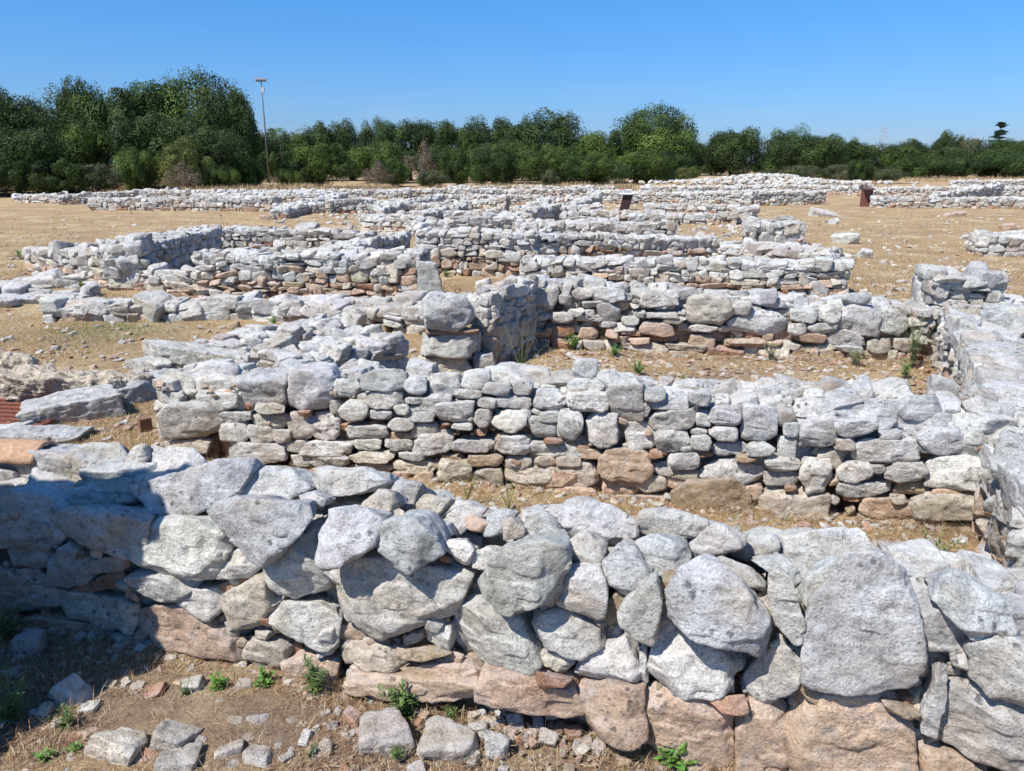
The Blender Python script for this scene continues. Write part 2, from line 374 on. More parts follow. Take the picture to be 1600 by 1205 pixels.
WALLS = []
def wall(name, label, A, B, T=.5, sz=(.2, .11), warm=.3, parts=False, traced=None, mat=None, back=True, group='dry stone walls of the excavated settlement',
         z0=0., hn=.06, lim=6, world=False, cat='stone wall', capsize=1., face=None, skip=None, rough_caps=1., capdrop=0., lean=0., chips=0):
    """A, B = (px, top row, base row or height) of the wall's camera-side edge; or world (x, y, height)"""
    def res(a):
        if world: return np.array([a[0], a[1], 0.]), a[2]
        if a[2] > 5: p = G(a[0], a[2]); return p, height_at(p, a[1])
        p = G(a[0], a[1], a[2]); p[2] = 0; return p, a[2]
    P0, h0 = res(A); P1, h1 = res(B)
    e1 = P1 - P0; L = float(np.linalg.norm(e1)); e1 /= L
    n = np.array([e1[1], -e1[0], 0.])
    mid = (P0 + P1) / 2
    if (n @ -mid if face is None else n @ np.array([*face, 0.])) < 0: n = -n
    up = np.array([0, 0, 1.])
    if n @ np.cross(e1, up) < 0: P0, P1 = P1, P0; h0, h1 = h1, h0; e1 = -e1
    if lean: skip = lambda u, wd, z: u > L - lean * z
    seedn = nseed()
    def H(u):
        f = u / L; s_ = f
        return z0 + h0 + (h1 - h0) * s_ + hn * float(fbm2(u * 1.0 + seedn * 7.1, 0., 1.7, seedn, 3)) * 1.3
    stones = []    # (area, V, F, tint, isfront)
    tboxes = []
    if traced:
        for (poly, d, tau, th, k) in traced:
            V, F, tn, ar = traced_stone(poly, P0, n, d, tau, th, k, lim); stones.append((ar * 4, V, F, tn, True))
            pp = np.array(poly, float)
            q = []
            for x in pp:
                r_ = ray(*x); t = ((P0 - np.array([0, 0, CAMH])) @ n) / (r_ @ n); W = np.array([0, 0, CAMH]) + r_ * t
                q.append(((W - P0) @ e1, W[2]))
            q = np.array(q); tboxes.append((q.min(0), q.max(0)))
    def blocked(u, z, w_, h_):
        for lo, hi in tboxes:
            ix = min(u + w_, hi[0]) - max(u - w_, lo[0]); iz = min(z + h_, hi[1]) - max(z - h_, lo[1])
            if ix > 0 and iz > 0 and ix * iz > .22 * 4 * w_ * h_: return True
        return False
    def put(u, wd, z, half, k, front, tilt=.10, frn=None):
        if skip and skip(u, wd, z): return
        c = P0 + e1 * u - n * wd; c = np.array([c[0], c[1], z])
        rs = np.random.default_rng(nseed()); fr = rot_frame(e1, n if frn is None else frn, rs, tilt)
        lv = min(lim, level_for(max(half) * 2 * dist_px(c)))
        V, F = stone_mesh(half, fr, c, nseed(), lv, cuts=6 if lv > 2 else 3, p=22 if lv > 2 else 14)
        stones.append((half[0] * half[1] * 4, V, F, tone(k), front))
    for fc in ([0, 1] if back else [0]):
        z = z0 - .04
        hmax = max(h0, h1) + .15
        while z < z0 + hmax:
            rh = sz[1] * rng.uniform(.65, 1.45); u = -rng.uniform(0, sz[0]) * .3
            if z < z0 + .02: rh *= 1.25
            while u < L:
                wd = sz[0] * rng.choice([.45, .7, 1., 1.3, 1.8], p=[.18, .27, .28, .17, .10]) * rng.uniform(.85, 1.15)
                if u + wd > L: wd = max(L - u, sz[0] * .4)
                uc = u + wd / 2; Hh = H(min(max(uc, 0), L)); r2 = rh
                wob = sz[1] * .35 * float(fbm2(uc + 31 * seedn, z * 3, 1.3 / sz[0] * .3, seedn + 5, 2))
                if z + rh * .6 < Hh:
                    zc = z + rh / 2 + wob; hh = rh * .53
                    if rng.random() < .08 and z + 2 * rh < Hh: hh = rh; zc = z + rh + wob       # a block two courses high
                    dp = rng.uniform(.10, .16) if T > .4 else T * .3
                    wdp = dp + rng.uniform(-.03, .035) * min(1, sz[0] / .2)
                    fr_ = (zc - z0) / max(.2, Hh - z0)
                    if not (fc == 0 and blocked(uc, zc, wd / 2, hh)):
                        if rng.random() < .16:      # two thin stones
                            for dz in (-.5, .5): put(uc, wdp if fc == 0 else T - wdp, zc + dz * hh, (wd * .5, hh * .52, dp), pick_tone(fr_, warm), fc == 0, .1)
                        else: put(uc, wdp if fc == 0 else T - wdp, zc, (wd * .52, hh, dp), pick_tone(fr_, warm), fc == 0, .08)
                    elif fc == 0:
                        put(uc, wdp + .055 + rng.uniform(0, .03), zc, (wd * .55, hh * 1.05, .09), pick_tone(fr_, warm + .15), False, .15)
                u += wd
            z += rh * .97
    # top surface
    u = 0.
    cs = sz[0] * 1.0 * capsize
    while u < L:
        wd = cs * rng.uniform(.6, 1.4); Hh = H(min(u + wd / 2, L)); w_ = .0
        while w_ < T - .03:
            dd = cs * rng.uniform(.6, 1.3); th = min(cs * .32, .1) * rng.uniform(.6, 1.3)
            zc = Hh - capdrop - th * .6 + rng.uniform(-.35, .45) * th * rough_caps
            if rng.random() < .12: th *= 1.6
            if not (traced and w_ < .02):
                put(min(u + wd / 2, L - wd * .3), min(w_ + dd * .5, T - dd * .3), zc, (wd * .52, dd * .52, th), pick_tone(1., 0), True, .16, frn=np.array([0, 0, 1.]))
            w_ += dd
        u += wd
    # ends of the wall
    if not parts or True:
        for uu in (0.0, L):
            z = z0 - .03
            while z < H(uu) - sz[1] * .3:
                rh = sz[1] * rng.uniform(.7, 1.5); w_ = .05
                while w_ < T - .05:
                    dd = sz[0] * rng.uniform(.6, 1.3)
                    if w_ + dd > T: dd = T - w_
                    fr_ = (z - z0) / max(.2, H(uu) - z0)
                    put(uu + (.05 if uu == 0 else -.05) + rng.uniform(-.02, .02), w_ + dd / 2, z + rh / 2, (.09, rh * .53, dd * .52), pick_tone(fr_, warm), False, .08)
                    w_ += dd
                z += rh * .97
    for _ in range(chips):
        a_ = rng.uniform(.012, .034); put(rng.uniform(0, L), rng.uniform(.02, .10), z0 + rng.uniform(0, 1) ** .8 * (min(h0, h1) + .02), (a_, a_ * rng.uniform(.4, .8), a_), 'cwrtpgw'[rng.integers(7)], False, .5)
    core = Acc(); box_core(core, P0, e1, n, L - lean * h1, T, z0 - .02, h0 - hn - capdrop, h1 - hn - capdrop, inset=min(.12, T * .25))
    dmid = dist_px((P0 + P1) / 2)
    mt = mat or (M_NEAR if dmid > 150 else M_MID if dmid > 45 else M_FAR)
    nm = 'dry_stone_wall' if name is None else name
    if parts:
        root = empty(nm, P0); tag(root, label, cat, group)
        order = sorted(range(len(stones)), key=lambda i: -stones[i][0] * (1. if stones[i][4] else .15) * dist_px(stones[i][1][0]) ** 2)
        nind = min(99, len(stones)); chosen = set(order[:nind])
        rest = core
        for i, s_ in enumerate(stones):
            if i in chosen: make_obj('stone', s_[1], s_[2], s_[3], mt, root)
            else: rest.add(s_[1], s_[2], s_[3])
        o = rest.build('small_stones', mt, root); o['kind'] = 'stuff'
        return root
    acc = core
    for s_ in stones: acc.add(s_[1], s_[2], s_[3])
    # origin on the wall's base
    o = make_obj(nm, np.concatenate(acc.V) - P0, np.concatenate(acc.F), np.concatenate(acc.T), mt, None, smooth=dmid > 45)
    o.location = tuple(P0); return tag(o, label, cat, group)

# ------------------------------------------------------------------ ground
def gz(x, y):
    x = np.asarray(x, float); y = np.asarray(y, float)
    z = .035 * fbm2(x, y, .6, 5, 3) + .012 * fbm2(x, y, 4., 9, 2) * np.clip(1 - y / 30, 0, 1)
    mound = 1.1 * np.exp(-(((x - 17.5) / 5.5) ** 2 + ((y - 62) / 7) ** 2))
    return z + mound
yl = np.concatenate([np.arange(-12, 1.4, .4), np.arange(1.4, 5.5, .03), np.arange(5.5, 14, .08), np.arange(14, 40, .4), np.arange(40, 110, 1.5), np.array([130, 170, 240, 350, 600, 1200, 2500.])])
xs = np.concatenate([-np.geomspace(2500, 8, 34), np.linspace(-7.8, -2.6, 60), np.linspace(-2.55, 2.55, 171), np.linspace(2.6, 7.8, 60), np.geomspace(8, 2500, 34)])
X, Y = np.meshgrid(xs, yl); Z = gz(X, Y); 
for (px_, py_, r_, a_) in ((760, 1175, .5, -.02), (300, 1150, .4, .03)):
    q = G(px_, py_); Z = Z + a_ * np.exp(-((X - q[0]) ** 2 + (Y - q[1]) ** 2) / r_ ** 2)
V = np.stack([X, Y, Z], -1).reshape(-1, 3); nx = len(xs)
ii = (np.arange(len(yl) - 1)[:, None] * nx + np.arange(nx - 1)[None, :]).ravel()
F = np.stack([ii, ii + 1, ii + nx + 1, ii + nx], 1)
ground = make_obj('ground', V, F, None, M_GROUND); tag(ground, kind='structure')
def near(px_, py_, rx, ry):
    q = G(px_, py_); return np.exp(-(((X - q[0]) / rx) ** 2 + ((Y - q[1]) / ry) ** 2))
soil = np.clip(near(900, 1150, .75, .35) * 1.3 + .75 * near(60, 1080, .5, .4) + .6 * near(560, 1110, 1.4, .5) + .55 * near(1150, 600, 2.2, 1.), 0, 1.2).ravel()
at = ground.data.attributes.new('soil', 'FLOAT', 'POINT'); at.data.foreach_set('value', soil.astype(np.float32))

# ------------------------------------------------------------------ front wall (outlines in enlarged-view units)
def zz(k):      # enlarged views of the photo: origin and scale
    return {1: (0, 650, 2.171), 2: (500, 720, 2.484), 3: (1000, 720, 2.485), 4: (0, 420, 2.857), 5: (400, 400, 3.012), 6: (800, 400, 2.62), 7: (1200, 380, 2.3175)}[k]
def conv(v, pts):
    ox, oy, s = zz(v); return [(ox + pts[i] / s, oy + pts[i + 1] / s) for i in range(0, len(pts), 2)]
FRONT = []
def P(v, d, tau, th, k, *pts): FRONT.append((conv(v, pts), d, R(tau), th, k))
P(1,.50,30,.10,'b',230,170,290,100,390,95,430,140,420,190,330,205,240,195)
P(1,.42,20,.05,'l',400,190,450,110,495,100,490,150,450,215)
P(1,.45,35,.10,'b',470,180,520,110,640,115,685,150,680,185,560,225,480,225)
P(1,.16,20,.13,'b',440,250,640,185,750,150,820,130,825,190,800,240,750,290,620,335,500,340,450,290)
P(1,.18,25,.10,'b',195,255,380,215,470,215,440,300,330,320,200,320)
P(1,.28,25,.11,'b',810,240,850,170,960,165,1030,225,1040,245,960,300,830,280)
P(1,.20,20,.06,'b',1005,270,1060,255,1105,290,1090,310,1010,305)
P(1,.05,15,.15,'b',-60,280,100,240,195,270,210,400,150,460,80,455,-60,420)
P(1,0,10,.15,'b',175,350,230,320,400,320,490,350,480,430,430,485,300,475,220,420)
P(1,0,8,.16,'l',450,420,480,370,560,355,680,370,780,430,700,470,700,560,640,580,560,540,490,530)
P(1,-.04,18,.12,'b',705,330,760,275,860,285,1030,310,1040,350,960,450,880,515,840,480,760,410)
P(1,.02,5,.11,'l',690,490,790,450,880,520,820,560,740,560)
P(1,.02,5,.09,'b',10,450,60,440,160,465,160,510,110,528,20,500)
P(1,.01,3,.10,'b',160,480,230,440,285,490,310,560,240,575,170,570)
P(1,.02,3,.08,'p',280,490,400,480,435,510,390,540,290,540)
P(1,.03,3,.07,'r',310,560,400,530,430,570,330,595)
P(1,.0,3,.13,'p',-40,530,100,530,180,580,185,660,80,660,-40,640)
P(1,.0,3,.13,'p',190,600,400,630,455,650,450,700,420,740,350,700,260,690,190,650)
P(1,.0,5,.13,'l',400,580,450,525,560,530,660,580,600,635,490,635)
P(1,.0,2,.10,'l',605,620,640,590,740,600,740,670,700,690,610,660)
P(1,.0,3,.13,'c',740,640,790,590,880,540,910,650,890,720,830,735,750,700)
P(1,.0,6,.14,'l',885,520,1000,430,1060,500,1105,590,1060,640,960,620,890,590)
P(1,-.01,0,.13,'w',455,700,470,670,560,655,650,670,750,740,815,790,800,840,700,830,600,810,540,770)
P(1,.0,0,.13,'w',50,670,240,700,340,730,330,790,180,790,60,760)
P(1,.0,0,.12,'c',330,740,400,745,500,770,555,820,520,838,400,830,335,800)
P(1,.01,0,.1,'c',815,800,840,755,920,770,975,800,960,880,870,850)
P(1,-.01,3,.13,'l',900,700,960,640,1070,650,1140,700,1130,800,1050,800,950,770,905,730)
P(1,.0,0,.1,'w',970,830,1040,820,1140,840,1120,930,1000,900)
P(1,.02,0,.08,'c',1140,790,1194,780,1230,790,1220,835,1160,835)
P(1,.02,0,.08,'w',-20,640,60,660,60,720,-20,710)
P(1,.45,30,.08,'l',0,240,30,210,80,200,120,220,125,250,60,262,0,262)
P(1,.40,30,.08,'c',125,200,160,185,240,190,300,215,250,240,180,250)
P(1,.30,35,.07,'l',240,240,300,215,400,212,420,225,330,245)
P(1,.03,0,.06,'r',190,600,310,565,330,600,240,615)
P(1,.03,0,.06,'r',740,575,800,560,850,545,800,590,745,600)
P(1,.05,0,.07,'c',700,600,760,570,740,620)
P(1,.03,0,.06,'r',670,680,740,690,720,720)
P(1,.03,0,.06,'w',910,640,950,640,920,690,905,690)
P(2,.36,30,.10,'b',-60,60,0,20,120,25,250,40,265,80,240,110,60,130,-40,130)
P(2,.34,25,.10,'b',265,110,290,65,390,90,400,120,370,190,300,185)
P(2,.14,25,.08,'c',150,170,220,115,280,120,300,160,280,190,205,230,160,205)
P(2,-.06,16,.14,'b',-25,300,20,200,80,178,150,190,225,250,200,330,130,375,50,408,-5,395)
P(2,-.05,15,.11,'b',200,310,215,265,290,220,370,230,440,310,465,370,400,410,305,445,250,380)
P(2,0,5,.2,'l',30,420,80,390,200,395,300,440,460,405,570,415,570,460,540,540,500,610,420,640,340,670,230,695,130,640,50,560)
P(2,.05,25,.08,'l',455,330,490,310,560,310,590,350,570,400,530,395)
P(2,.05,25,.09,'l',580,370,640,335,720,350,690,380,630,430,590,425)
P(2,.15,25,.08,'b',395,260,440,225,490,240,510,290,450,320)
P(2,.25,30,.07,'c',355,190,380,150,430,130,500,150,450,210,390,245)
P(2,.27,30,.08,'b',460,220,560,160,650,180,600,230,530,290,500,270)
P(2,.20,25,.06,'w',560,220,600,210,655,240,640,280,570,265)
P(2,.22,25,.07,'b',650,210,700,180,770,195,740,240,700,290,650,290)
P(2,.15,20,.06,'c',705,250,740,220,790,265,790,300,700,310)
P(2,.22,25,.09,'g',780,240,840,205,900,210,930,260,880,320,810,310)
P(2,.32,35,.15,'b',900,210,960,165,1020,135,1080,160,1180,200,1225,240,1220,290,1140,320,1000,300,910,260)
P(2,-.06,12,.17,'g',570,540,590,500,700,380,740,330,860,320,950,360,960,400,920,460,910,540,880,590,780,600,660,570)
P(2,.0,6,.13,'g',915,470,960,430,1080,420,1105,500,1100,590,1080,625,990,600,910,560)
P(2,.12,30,.11,'l',935,320,980,280,1080,280,1115,330,1090,400,1000,390,940,350)
P(2,.04,15,.12,'b',1100,400,1150,355,1220,370,1300,450,1270,500,1210,540,1150,500,1110,460)
P(2,-.06,3,.05,'g',1145,600,1220,530,1300,465,1325,560,1320,650,1300,730,1240,700,1180,650)
P(2,-.01,3,.18,'l',500,620,560,560,620,570,760,610,790,690,860,780,830,810,700,800,600,790,540,740)
P(2,.0,3,.14,'l',830,610,930,595,1060,630,1110,690,1090,740,1000,755,920,720,840,700,820,650)
P(2,-.01,3,.08,'c',860,750,910,735,990,750,985,790,930,830,870,810)
P(2,-.01,3,.14,'l',1000,770,1100,740,1180,705,1220,770,1240,840,1200,880,1040,880,990,830)
P(2,.02,0,.08,'l',405,650,500,650,520,720,500,740,410,720)
P(2,.02,0,.07,'c',320,680,390,665,400,705,330,715)
P(2,.0,0,.1,'c',70,740,120,712,200,710,280,740,325,790,300,810,180,800,80,770)
P(2,-.03,20,.04,'t',290,740,400,725,510,755,400,780,310,778)
P(2,-.01,0,.08,'w',325,810,450,790,570,800,615,830,600,855,500,855,330,832)
P(2,-.05,0,.1,'w',125,840,400,850,590,870,600,945,420,920,130,905)
P(2,-.07,5,.13,'w',615,830,760,830,850,870,960,880,1000,960,1000,1020,800,980,620,910)
P(2,-.07,5,.14,'w',1000,890,1120,890,1250,910,1270,1070,1150,1090,1010,1040)
P(2,-.08,30,.04,'r',830,820,900,830,980,850,950,880,860,890)
P(2,.04,0,.06,'t',1110,560,1160,510,1205,550,1150,600,1120,640)
P(2,.0,0,.09,'l',0,660,60,650,55,750,0,760)
P(2,.06,0,.08,'w',-10,560,30,560,90,640,70,680,0,650)
P(2,.03,0,.06,'w',60,640,130,640,180,690,130,720,80,700)
P(2,.02,0,.05,'r',180,690,270,705,260,730,190,715)
P(2,.07,0,.07,'c',1110,640,1170,650,1170,700,1120,740)
P(2,.03,0,.06,'c',800,690,840,690,870,740,830,740)
P(2,.03,0,.05,'r',460,370,520,385,500,400,460,400)
P(2,.05,0,.06,'p',1180,670,1240,710,1260,800,1240,830,1200,740)
P(2,.02,0,.05,'t',1180,885,1290,880,1290,905,1200,905)
P(3,.36,25,.12,'g',5,230,20,190,80,180,180,210,250,230,265,270,200,300,100,290,10,300)
P(3,.16,20,.12,'b',-20,330,30,300,80,295,180,320,200,360,190,430,130,450,60,430,0,380)
P(3,.20,25,.1,'g',195,320,290,250,350,250,420,290,410,330,310,365,240,385)
P(3,.3,30,.1,'b',340,370,430,290,530,290,535,350,480,380,420,385)
P(3,.34,40,.14,'b',535,300,640,290,760,285,850,258,910,370,860,390,720,400,640,440,560,370)
P(3,.14,25,.08,'b',250,400,320,370,440,420,500,480,480,510,400,470)
P(3,.12,25,.09,'b',430,385,560,370,620,430,630,470,600,490,540,440,450,400)
P(3,-.07,14,.16,'b',95,630,110,560,170,430,240,390,320,420,430,520,500,600,515,700,500,780,420,770,300,720,180,670)
P(3,-.01,5,.15,'l',25,850,60,700,90,650,250,710,380,750,435,800,400,840,310,890,220,920,100,890)
P(3,-.04,8,.06,'l',505,470,525,400,580,460,610,560,640,650,645,720,590,700,540,640,510,560)
P(3,.06,20,.11,'b',615,510,660,440,750,385,800,400,770,460,700,540,660,580)
P(3,-.03,12,.13,'b',650,640,670,560,740,470,810,400,900,380,1000,400,1060,460,1085,560,1105,680,1112,830,1075,870,1030,900,900,915,780,890,690,880,640,850)
P(3,.0,4,.12,'l',400,860,440,810,520,740,610,730,640,770,610,860,560,930,500,950,420,920)
P(3,-.05,25,.04,'r',260,930,410,910,415,980,350,1000)
P(3,-.03,0,.14,'w',20,920,60,900,230,930,355,1000,360,1195,200,1250,40,1110)
P(3,-.02,0,.13,'w',375,1010,420,950,540,970,580,1000,580,1250,375,1260)
P(3,-.02,0,.18,'w',590,900,700,940,800,920,950,930,1090,1050,1110,1080,1080,1300,590,1300)
P(3,.05,22,.13,'b',1155,540,1180,470,1245,432,1330,455,1390,510,1430,600,1500,640,1500,680,1330,720,1240,640)
P(3,.32,30,.07,'b',1380,515,1480,500,1600,540,1600,660,1430,610,1390,560)
P(3,-.03,12,.15,'g',1300,740,1400,700,1520,690,1620,760,1620,980,1491,970,1370,920,1300,870)
P(3,-.02,0,.05,'g',1095,1000,1150,850,1190,810,1190,930,1150,1080,1100,1060)
P(3,-.01,2,.2,'g',1150,1090,1180,930,1230,890,1330,900,1491,970,1620,1050,1620,1240,1500,1220,1250,1150)
P(3,.0,0,.12,'w',1090,1110,1250,1160,1340,1230,1340,1300,1080,1300)
P(3,.1,10,.1,'g',1110,540,1180,590,1260,660,1270,720,1210,720,1150,640)
P(3,.02,0,.06,'l',1210,780,1280,760,1290,820,1230,820)
P(3,-.03,20,.05,'t',600,865,740,895,760,920,720,960,650,930)
P(3,-.03,25,.05,'t',945,930,1060,960,1090,990,1060,1015,970,970)
P(3,.03,5,.07,'c',480,570,500,550,525,590,550,650,530,660,490,610)
P(3,.03,5,.06,'c',530,670,590,700,570,740,535,715)
P(3,.03,5,.07,'c',1040,910,1110,900,1105,970,1050,950)
P(3,.04,5,.07,'t',80,470,150,460,140,520,90,540)
P(3,.0,0,.06,'l',0,740,30,730,30,860,0,860)
P(3,.05,5,.07,'c',1200,830,1330,830,1320,900,1220,900)
FW0 = G(0, 960); FW1 = G(1150, 1200); dv = (FW1 - FW0) / np.linalg.norm(FW1 - FW0)
E0 = FW0 - dv * .9; E1 = FW1 + dv * 1.4
wall(None, 'nearest low wall of big pale lichen-spotted blocks across the foreground', (E0[0], E0[1], .52), (E1[0], E1[1], .64), T=.62, sz=(.26, .14), warm=.32,
     parts=True, traced=FRONT, world=True, capsize=.48, hn=.05, rough_caps=1.8, capdrop=.06, chips=420)

# ------------------------------------------------------------------ second wall
def boxes(v, s, d=0., tau=0.):
    out = []
    for b in s.split(';'):
        q = b.split(); x0, y0, x1, y1 = map(float, q[:4]); k = q[4] if len(q) > 4 else rng.choice(['g', 'l', 'b', 'l'])
        dx, dy = x1 - x0, y1 - y0; j = lambda a: rng.uniform(.0, a)
        pts = [x0 + j(.3) * dx, y0 + j(.1) * dy, x1 - j(.3) * dx, y0 + j(.1) * dy, x1 - j(.05) * dx, y0 + (.15 + j(.3)) * dy, x1 - j(.08) * dx, y1 - (.1 + j(.3)) * dy,
               x1 - (.05 + j(.25)) * dx, y1 - j(.06) * dy, x0 + (.05 + j(.25)) * dx, y1 - j(.1) * dy, x0 + j(.06) * dx, y1 - (.1 + j(.3)) * dy, x0 + j(.06) * dx, y0 + (.15 + j(.3)) * dy]
        out.append((conv(v, pts), d + rng.uniform(-.03, .03), tau, None, k))
    return out
SEC = boxes(4, '710 600 985 755;880 555 1055 640;1055 470 1270 635 b;1262 455 1480 630 b;980 640 1125 690;990 690 1105 785;1130 650 1290 715;1100 700 1225 785;1220 720 1295 780;1010 780 1270 870;1125 600 1265 645;730 765 930 830 c;1290 640 1400 765 l;1380 640 1510 765 l;1260 765 1365 825;1345 770 1570 835;1290 830 1390 885;1390 835 1555 885;1325 632 1385 662 r')
SEC += boxes(4, '720 500 885 620 b;860 420 1060 550 b;945 505 1075 565 b', .2, R(30))
SEC += boxes(5, '500 530 705 635 b;340 575 490 670 b;695 565 800 655 b;790 550 960 660 b;960 530 1105 630 b;1060 590 1195 665 b;1190 585 1310 655 b;1295 620 1460 730 b;1460 640 1510 720', .02, R(12))
SEC += boxes(5, '515 635 690 715;470 650 515 690;765 655 920 730;700 665 780 700;925 630 1060 675;1030 665 1130 720;1130 650 1295 725;645 700 720 750;690 705 845 775;390 680 530 785;530 720 640 770;345 675 390 755;850 680 1025 790;1025 725 1105 810;1105 730 1270 825;1240 715 1300 770;1320 735 1435 785;1275 755 1415 860;1425 725 1510 870;625 765 745 825;725 780 850 860;380 790 470 825 r;400 795 625 865;520 775 600 820 r;915 790 1020 825;1020 810 1085 845 r;1125 830 1245 880 t;740 810 930 930;600 830 750 865 w;605 865 745 920;450 865 590 915;215 875 450 945;930 860 1125 930;1135 850 1300 950;1265 870 1506 940;865 935 975 965 w;975 935 1155 995 t;1160 945 1295 1020 c;1305 945 1395 990 c;1410 945 1510 1000 w;435 920 655 975 c;260 940 435 995;155 940 255 995;125 870 215 925;655 925 795 965;645 965 850 1025 c;440 980 640 1015 c;850 965 1010 1080 c;1010 1000 1155 1100 c;1160 990 1385 1070 c;1340 1010 1506 1095 w;625 1015 730 1050 w;735 1020 835 1085 w;1180 1065 1340 1110 w;1350 1090 1506 1140 w;1090 1090 1180 1140 w;1350 860 1440 885 r;870 788 915 808 r')
SEC += boxes(6, '245 415 350 510 b;225 495 375 560 b;350 460 440 545 b', .12, R(10))
SEC += boxes(6, '400 495 540 675 g;225 560 400 640;190 630 290 765;290 645 440 780;50 760 325 820;175 820 285 865 c;280 790 370 835 w;110 845 345 950 c;540 540 630 600 b;570 560 720 635 b;720 555 820 620 b;560 630 760 720;525 600 570 660;450 675 600 790;585 720 725 810;445 770 500 805;345 795 575 920 w;570 845 670 905;630 810 765 875;625 875 765 960 c;510 895 630 975 c;355 920 515 985 w;350 980 630 1030 w;100 950 350 1000 w;725 705 800 735;725 735 815 800;690 780 745 815;755 640 815 700;800 620 940 705 b;800 700 935 765;810 765 960 815;750 800 830 825 r;560 795 625 830 r;940 615 1085 765 b;770 830 1030 940 l;960 770 1080 825;910 820 1000 850 t;1035 825 1180 890;1030 880 1175 940;650 920 985 1095 t;920 935 1025 1005 w;1000 945 1310 1115 c;1070 630 1170 700 p;1085 740 1180 845 g;1180 830 1310 970 l;1110 680 1190 745 b;1160 670 1230 780 b;1115 940 1170 970 r')
SEC += boxes(7, '165 560 260 640 b;255 565 475 680 b;475 555 640 640 b;470 620 600 700 b;595 610 680 675 b', .08, R(20))
SEC += boxes(7, '240 640 395 705 b;120 635 275 735 b;400 680 490 715 b;240 700 320 755 p;180 745 285 825 p;310 710 540 810 b;540 670 715 775 b;575 775 810 895 l;680 630 815 785 g;425 795 575 865;250 795 375 865;370 805 430 840;245 865 455 920;460 865 595 915 w;330 920 520 1010 w;515 910 800 1020 c;440 920 510 945 c;675 885 755 920 r;325 980 385 1020 w;270 905 335 935 r;595 890 700 930 w;380 1000 680 1060 w;535 985 600 1010 t')
sA = G(255, 712); sB = G(1552, 832)
wall(None, 'second wall from the front, long coursed rubble with pinkish base stones, joining the right hand wall', (sA[0], sA[1], height_at(sA, 600)), (sB[0], sB[1], height_at(sB, 655)), T=.5, sz=(.19, .1),
     warm=.3, parts=True, traced=SEC, world=True, capsize=.9, hn=.04, lim=5, chips=260, rough_caps=1.6)

# ------------------------------------------------------------------ right wall running away
wall(None, 'right hand wall running away from the camera with a broad rough pale top', (2.2, 2.95, .62), (4.75, 8.2, .6), T=.75, sz=(.24, .11), warm=.25, parts=True, world=True,
     capsize=1.1, rough_caps=1.6, chips=150, face=(-1, .4), hn=.06)
wall('stone_pier', 'raised block pile at the far end of the right hand wall', (4.36, 7.6, .90), (4.98, 7.48, .86), T=.6, sz=(.2, .1), warm=0., parts=True, world=True, capsize=1.3, rough_caps=2.2, chips=60, group='stone piers and block piles')
# ------------------------------------------------------------------ third wall and its neighbours
C3 = boxes(6, '70 120 195 225 g;245 130 330 180;325 130 460 190 b;145 230 255 280;345 190 450 275 g;520 140 680 215 g;710 160 905 285 p;890 212 1130 330 g;900 180 985 245;1010 135 1090 210 b;1140 215 1250 275;1180 320 1290 360 w;150 280 255 335 r;260 285 355 355 w;525 265 655 330 w;720 320 845 385 w;445 245 520 285;190 155 245 205;1130 275 1205 330', .02)
C3 += boxes(7, '250 215 405 335 g;395 235 520 340 g;185 220 265 290;80 235 185 290;140 290 250 330;360 345 450 400 c;455 345 530 400 c;270 180 370 225 b', .02)
wall(None, 'third wall behind the tile-littered room, grey blocks over orange footing', (830, 449, 543), (1445, 487, 567), T=.5, sz=(.2, .1), warm=.36, parts=True, traced=C3, lim=5, hn=.03)
p = G(700, 584); root = empty('stone_pier', p); tag(root, 'squared two-block pier standing behind the middle of the second wall', 'stone wall', 'stone piers and block piles')
nn = np.array([.17, -.985, 0.])
for poly, d_, th_, k_, nm_ in (([663,470,674,459,726,464,744,492,742,514,700,519,667,512], -.03, .24, 'g', 'stone'), ([662,522,744,520,742,557,660,555], .0, .2, 'l', 'stone'),
        ([655,560,735,558,738,592,655,594], .0, .2, 'c', 'stone'), ([668,516,742,515,741,522,668,523], .01, .17, 'r', 'clay_packing'), ([730,520,752,520,752,552,742,556], .1, .16, 'g', 'stone'), ([742,556,775,552,778,600,738,600], .05, .15, 'b', 'stone')):
    V, F, tn_, _ = traced_stone([(poly[i], poly[i + 1]) for i in range(0, len(poly), 2)], p, nn, d_, R(3), th_, k_, 6)
    make_obj(nm_, V, F, tn_, M_MID, root)
wall(None, 'short shaded cross wall running back from the two-block pier', (772, 462, 574), (838, 441, 547), T=.30, sz=(.17, .09), warm=.2, parts=True, face=(1, -.3), hn=.03)
wall(None, 'ragged oblique wall behind the left end of the second wall', (455, 567, .5), (632, 533, .5), T=.62, sz=(.2, .11), warm=.1, parts=True, hn=.07, face=(1, -.6), rough_caps=1.6)
wall(None, 'low tumbled wall stub linking the oblique wall to the footing row', (390, 548, .16), (570, 500, .16), T=.6, sz=(.2, .09), warm=.1, hn=.08, rough_caps=1.8)
wall(None, 'ankle-high footing row of flat stones across the left middle ground', (72, 486, 504), (400, 478, 500), T=.45, sz=(.3, .1), warm=.1, hn=.06, rough_caps=1.5)
wall(None, 'low footing row of flat slabs just in front of the coursed room wall', (400, 481, 503), (662, 489, 524), T=.75, sz=(.27, .09), warm=.2, hn=.05, rough_caps=1.3)
wall(None, 'loose line of flat slabs at the far left, nearest the square room', (-30, 447, 456), (165, 441, 450), T=.7, sz=(.3, .08), warm=.1, hn=.05, rough_caps=1.8)
wall(None, 'scattered flat slabs at the left edge above the ankle-high footing row', (-40, 466, 475), (120, 466, 474), T=.6, sz=(.26, .07), warm=.1, hn=.06, rough_caps=2.)
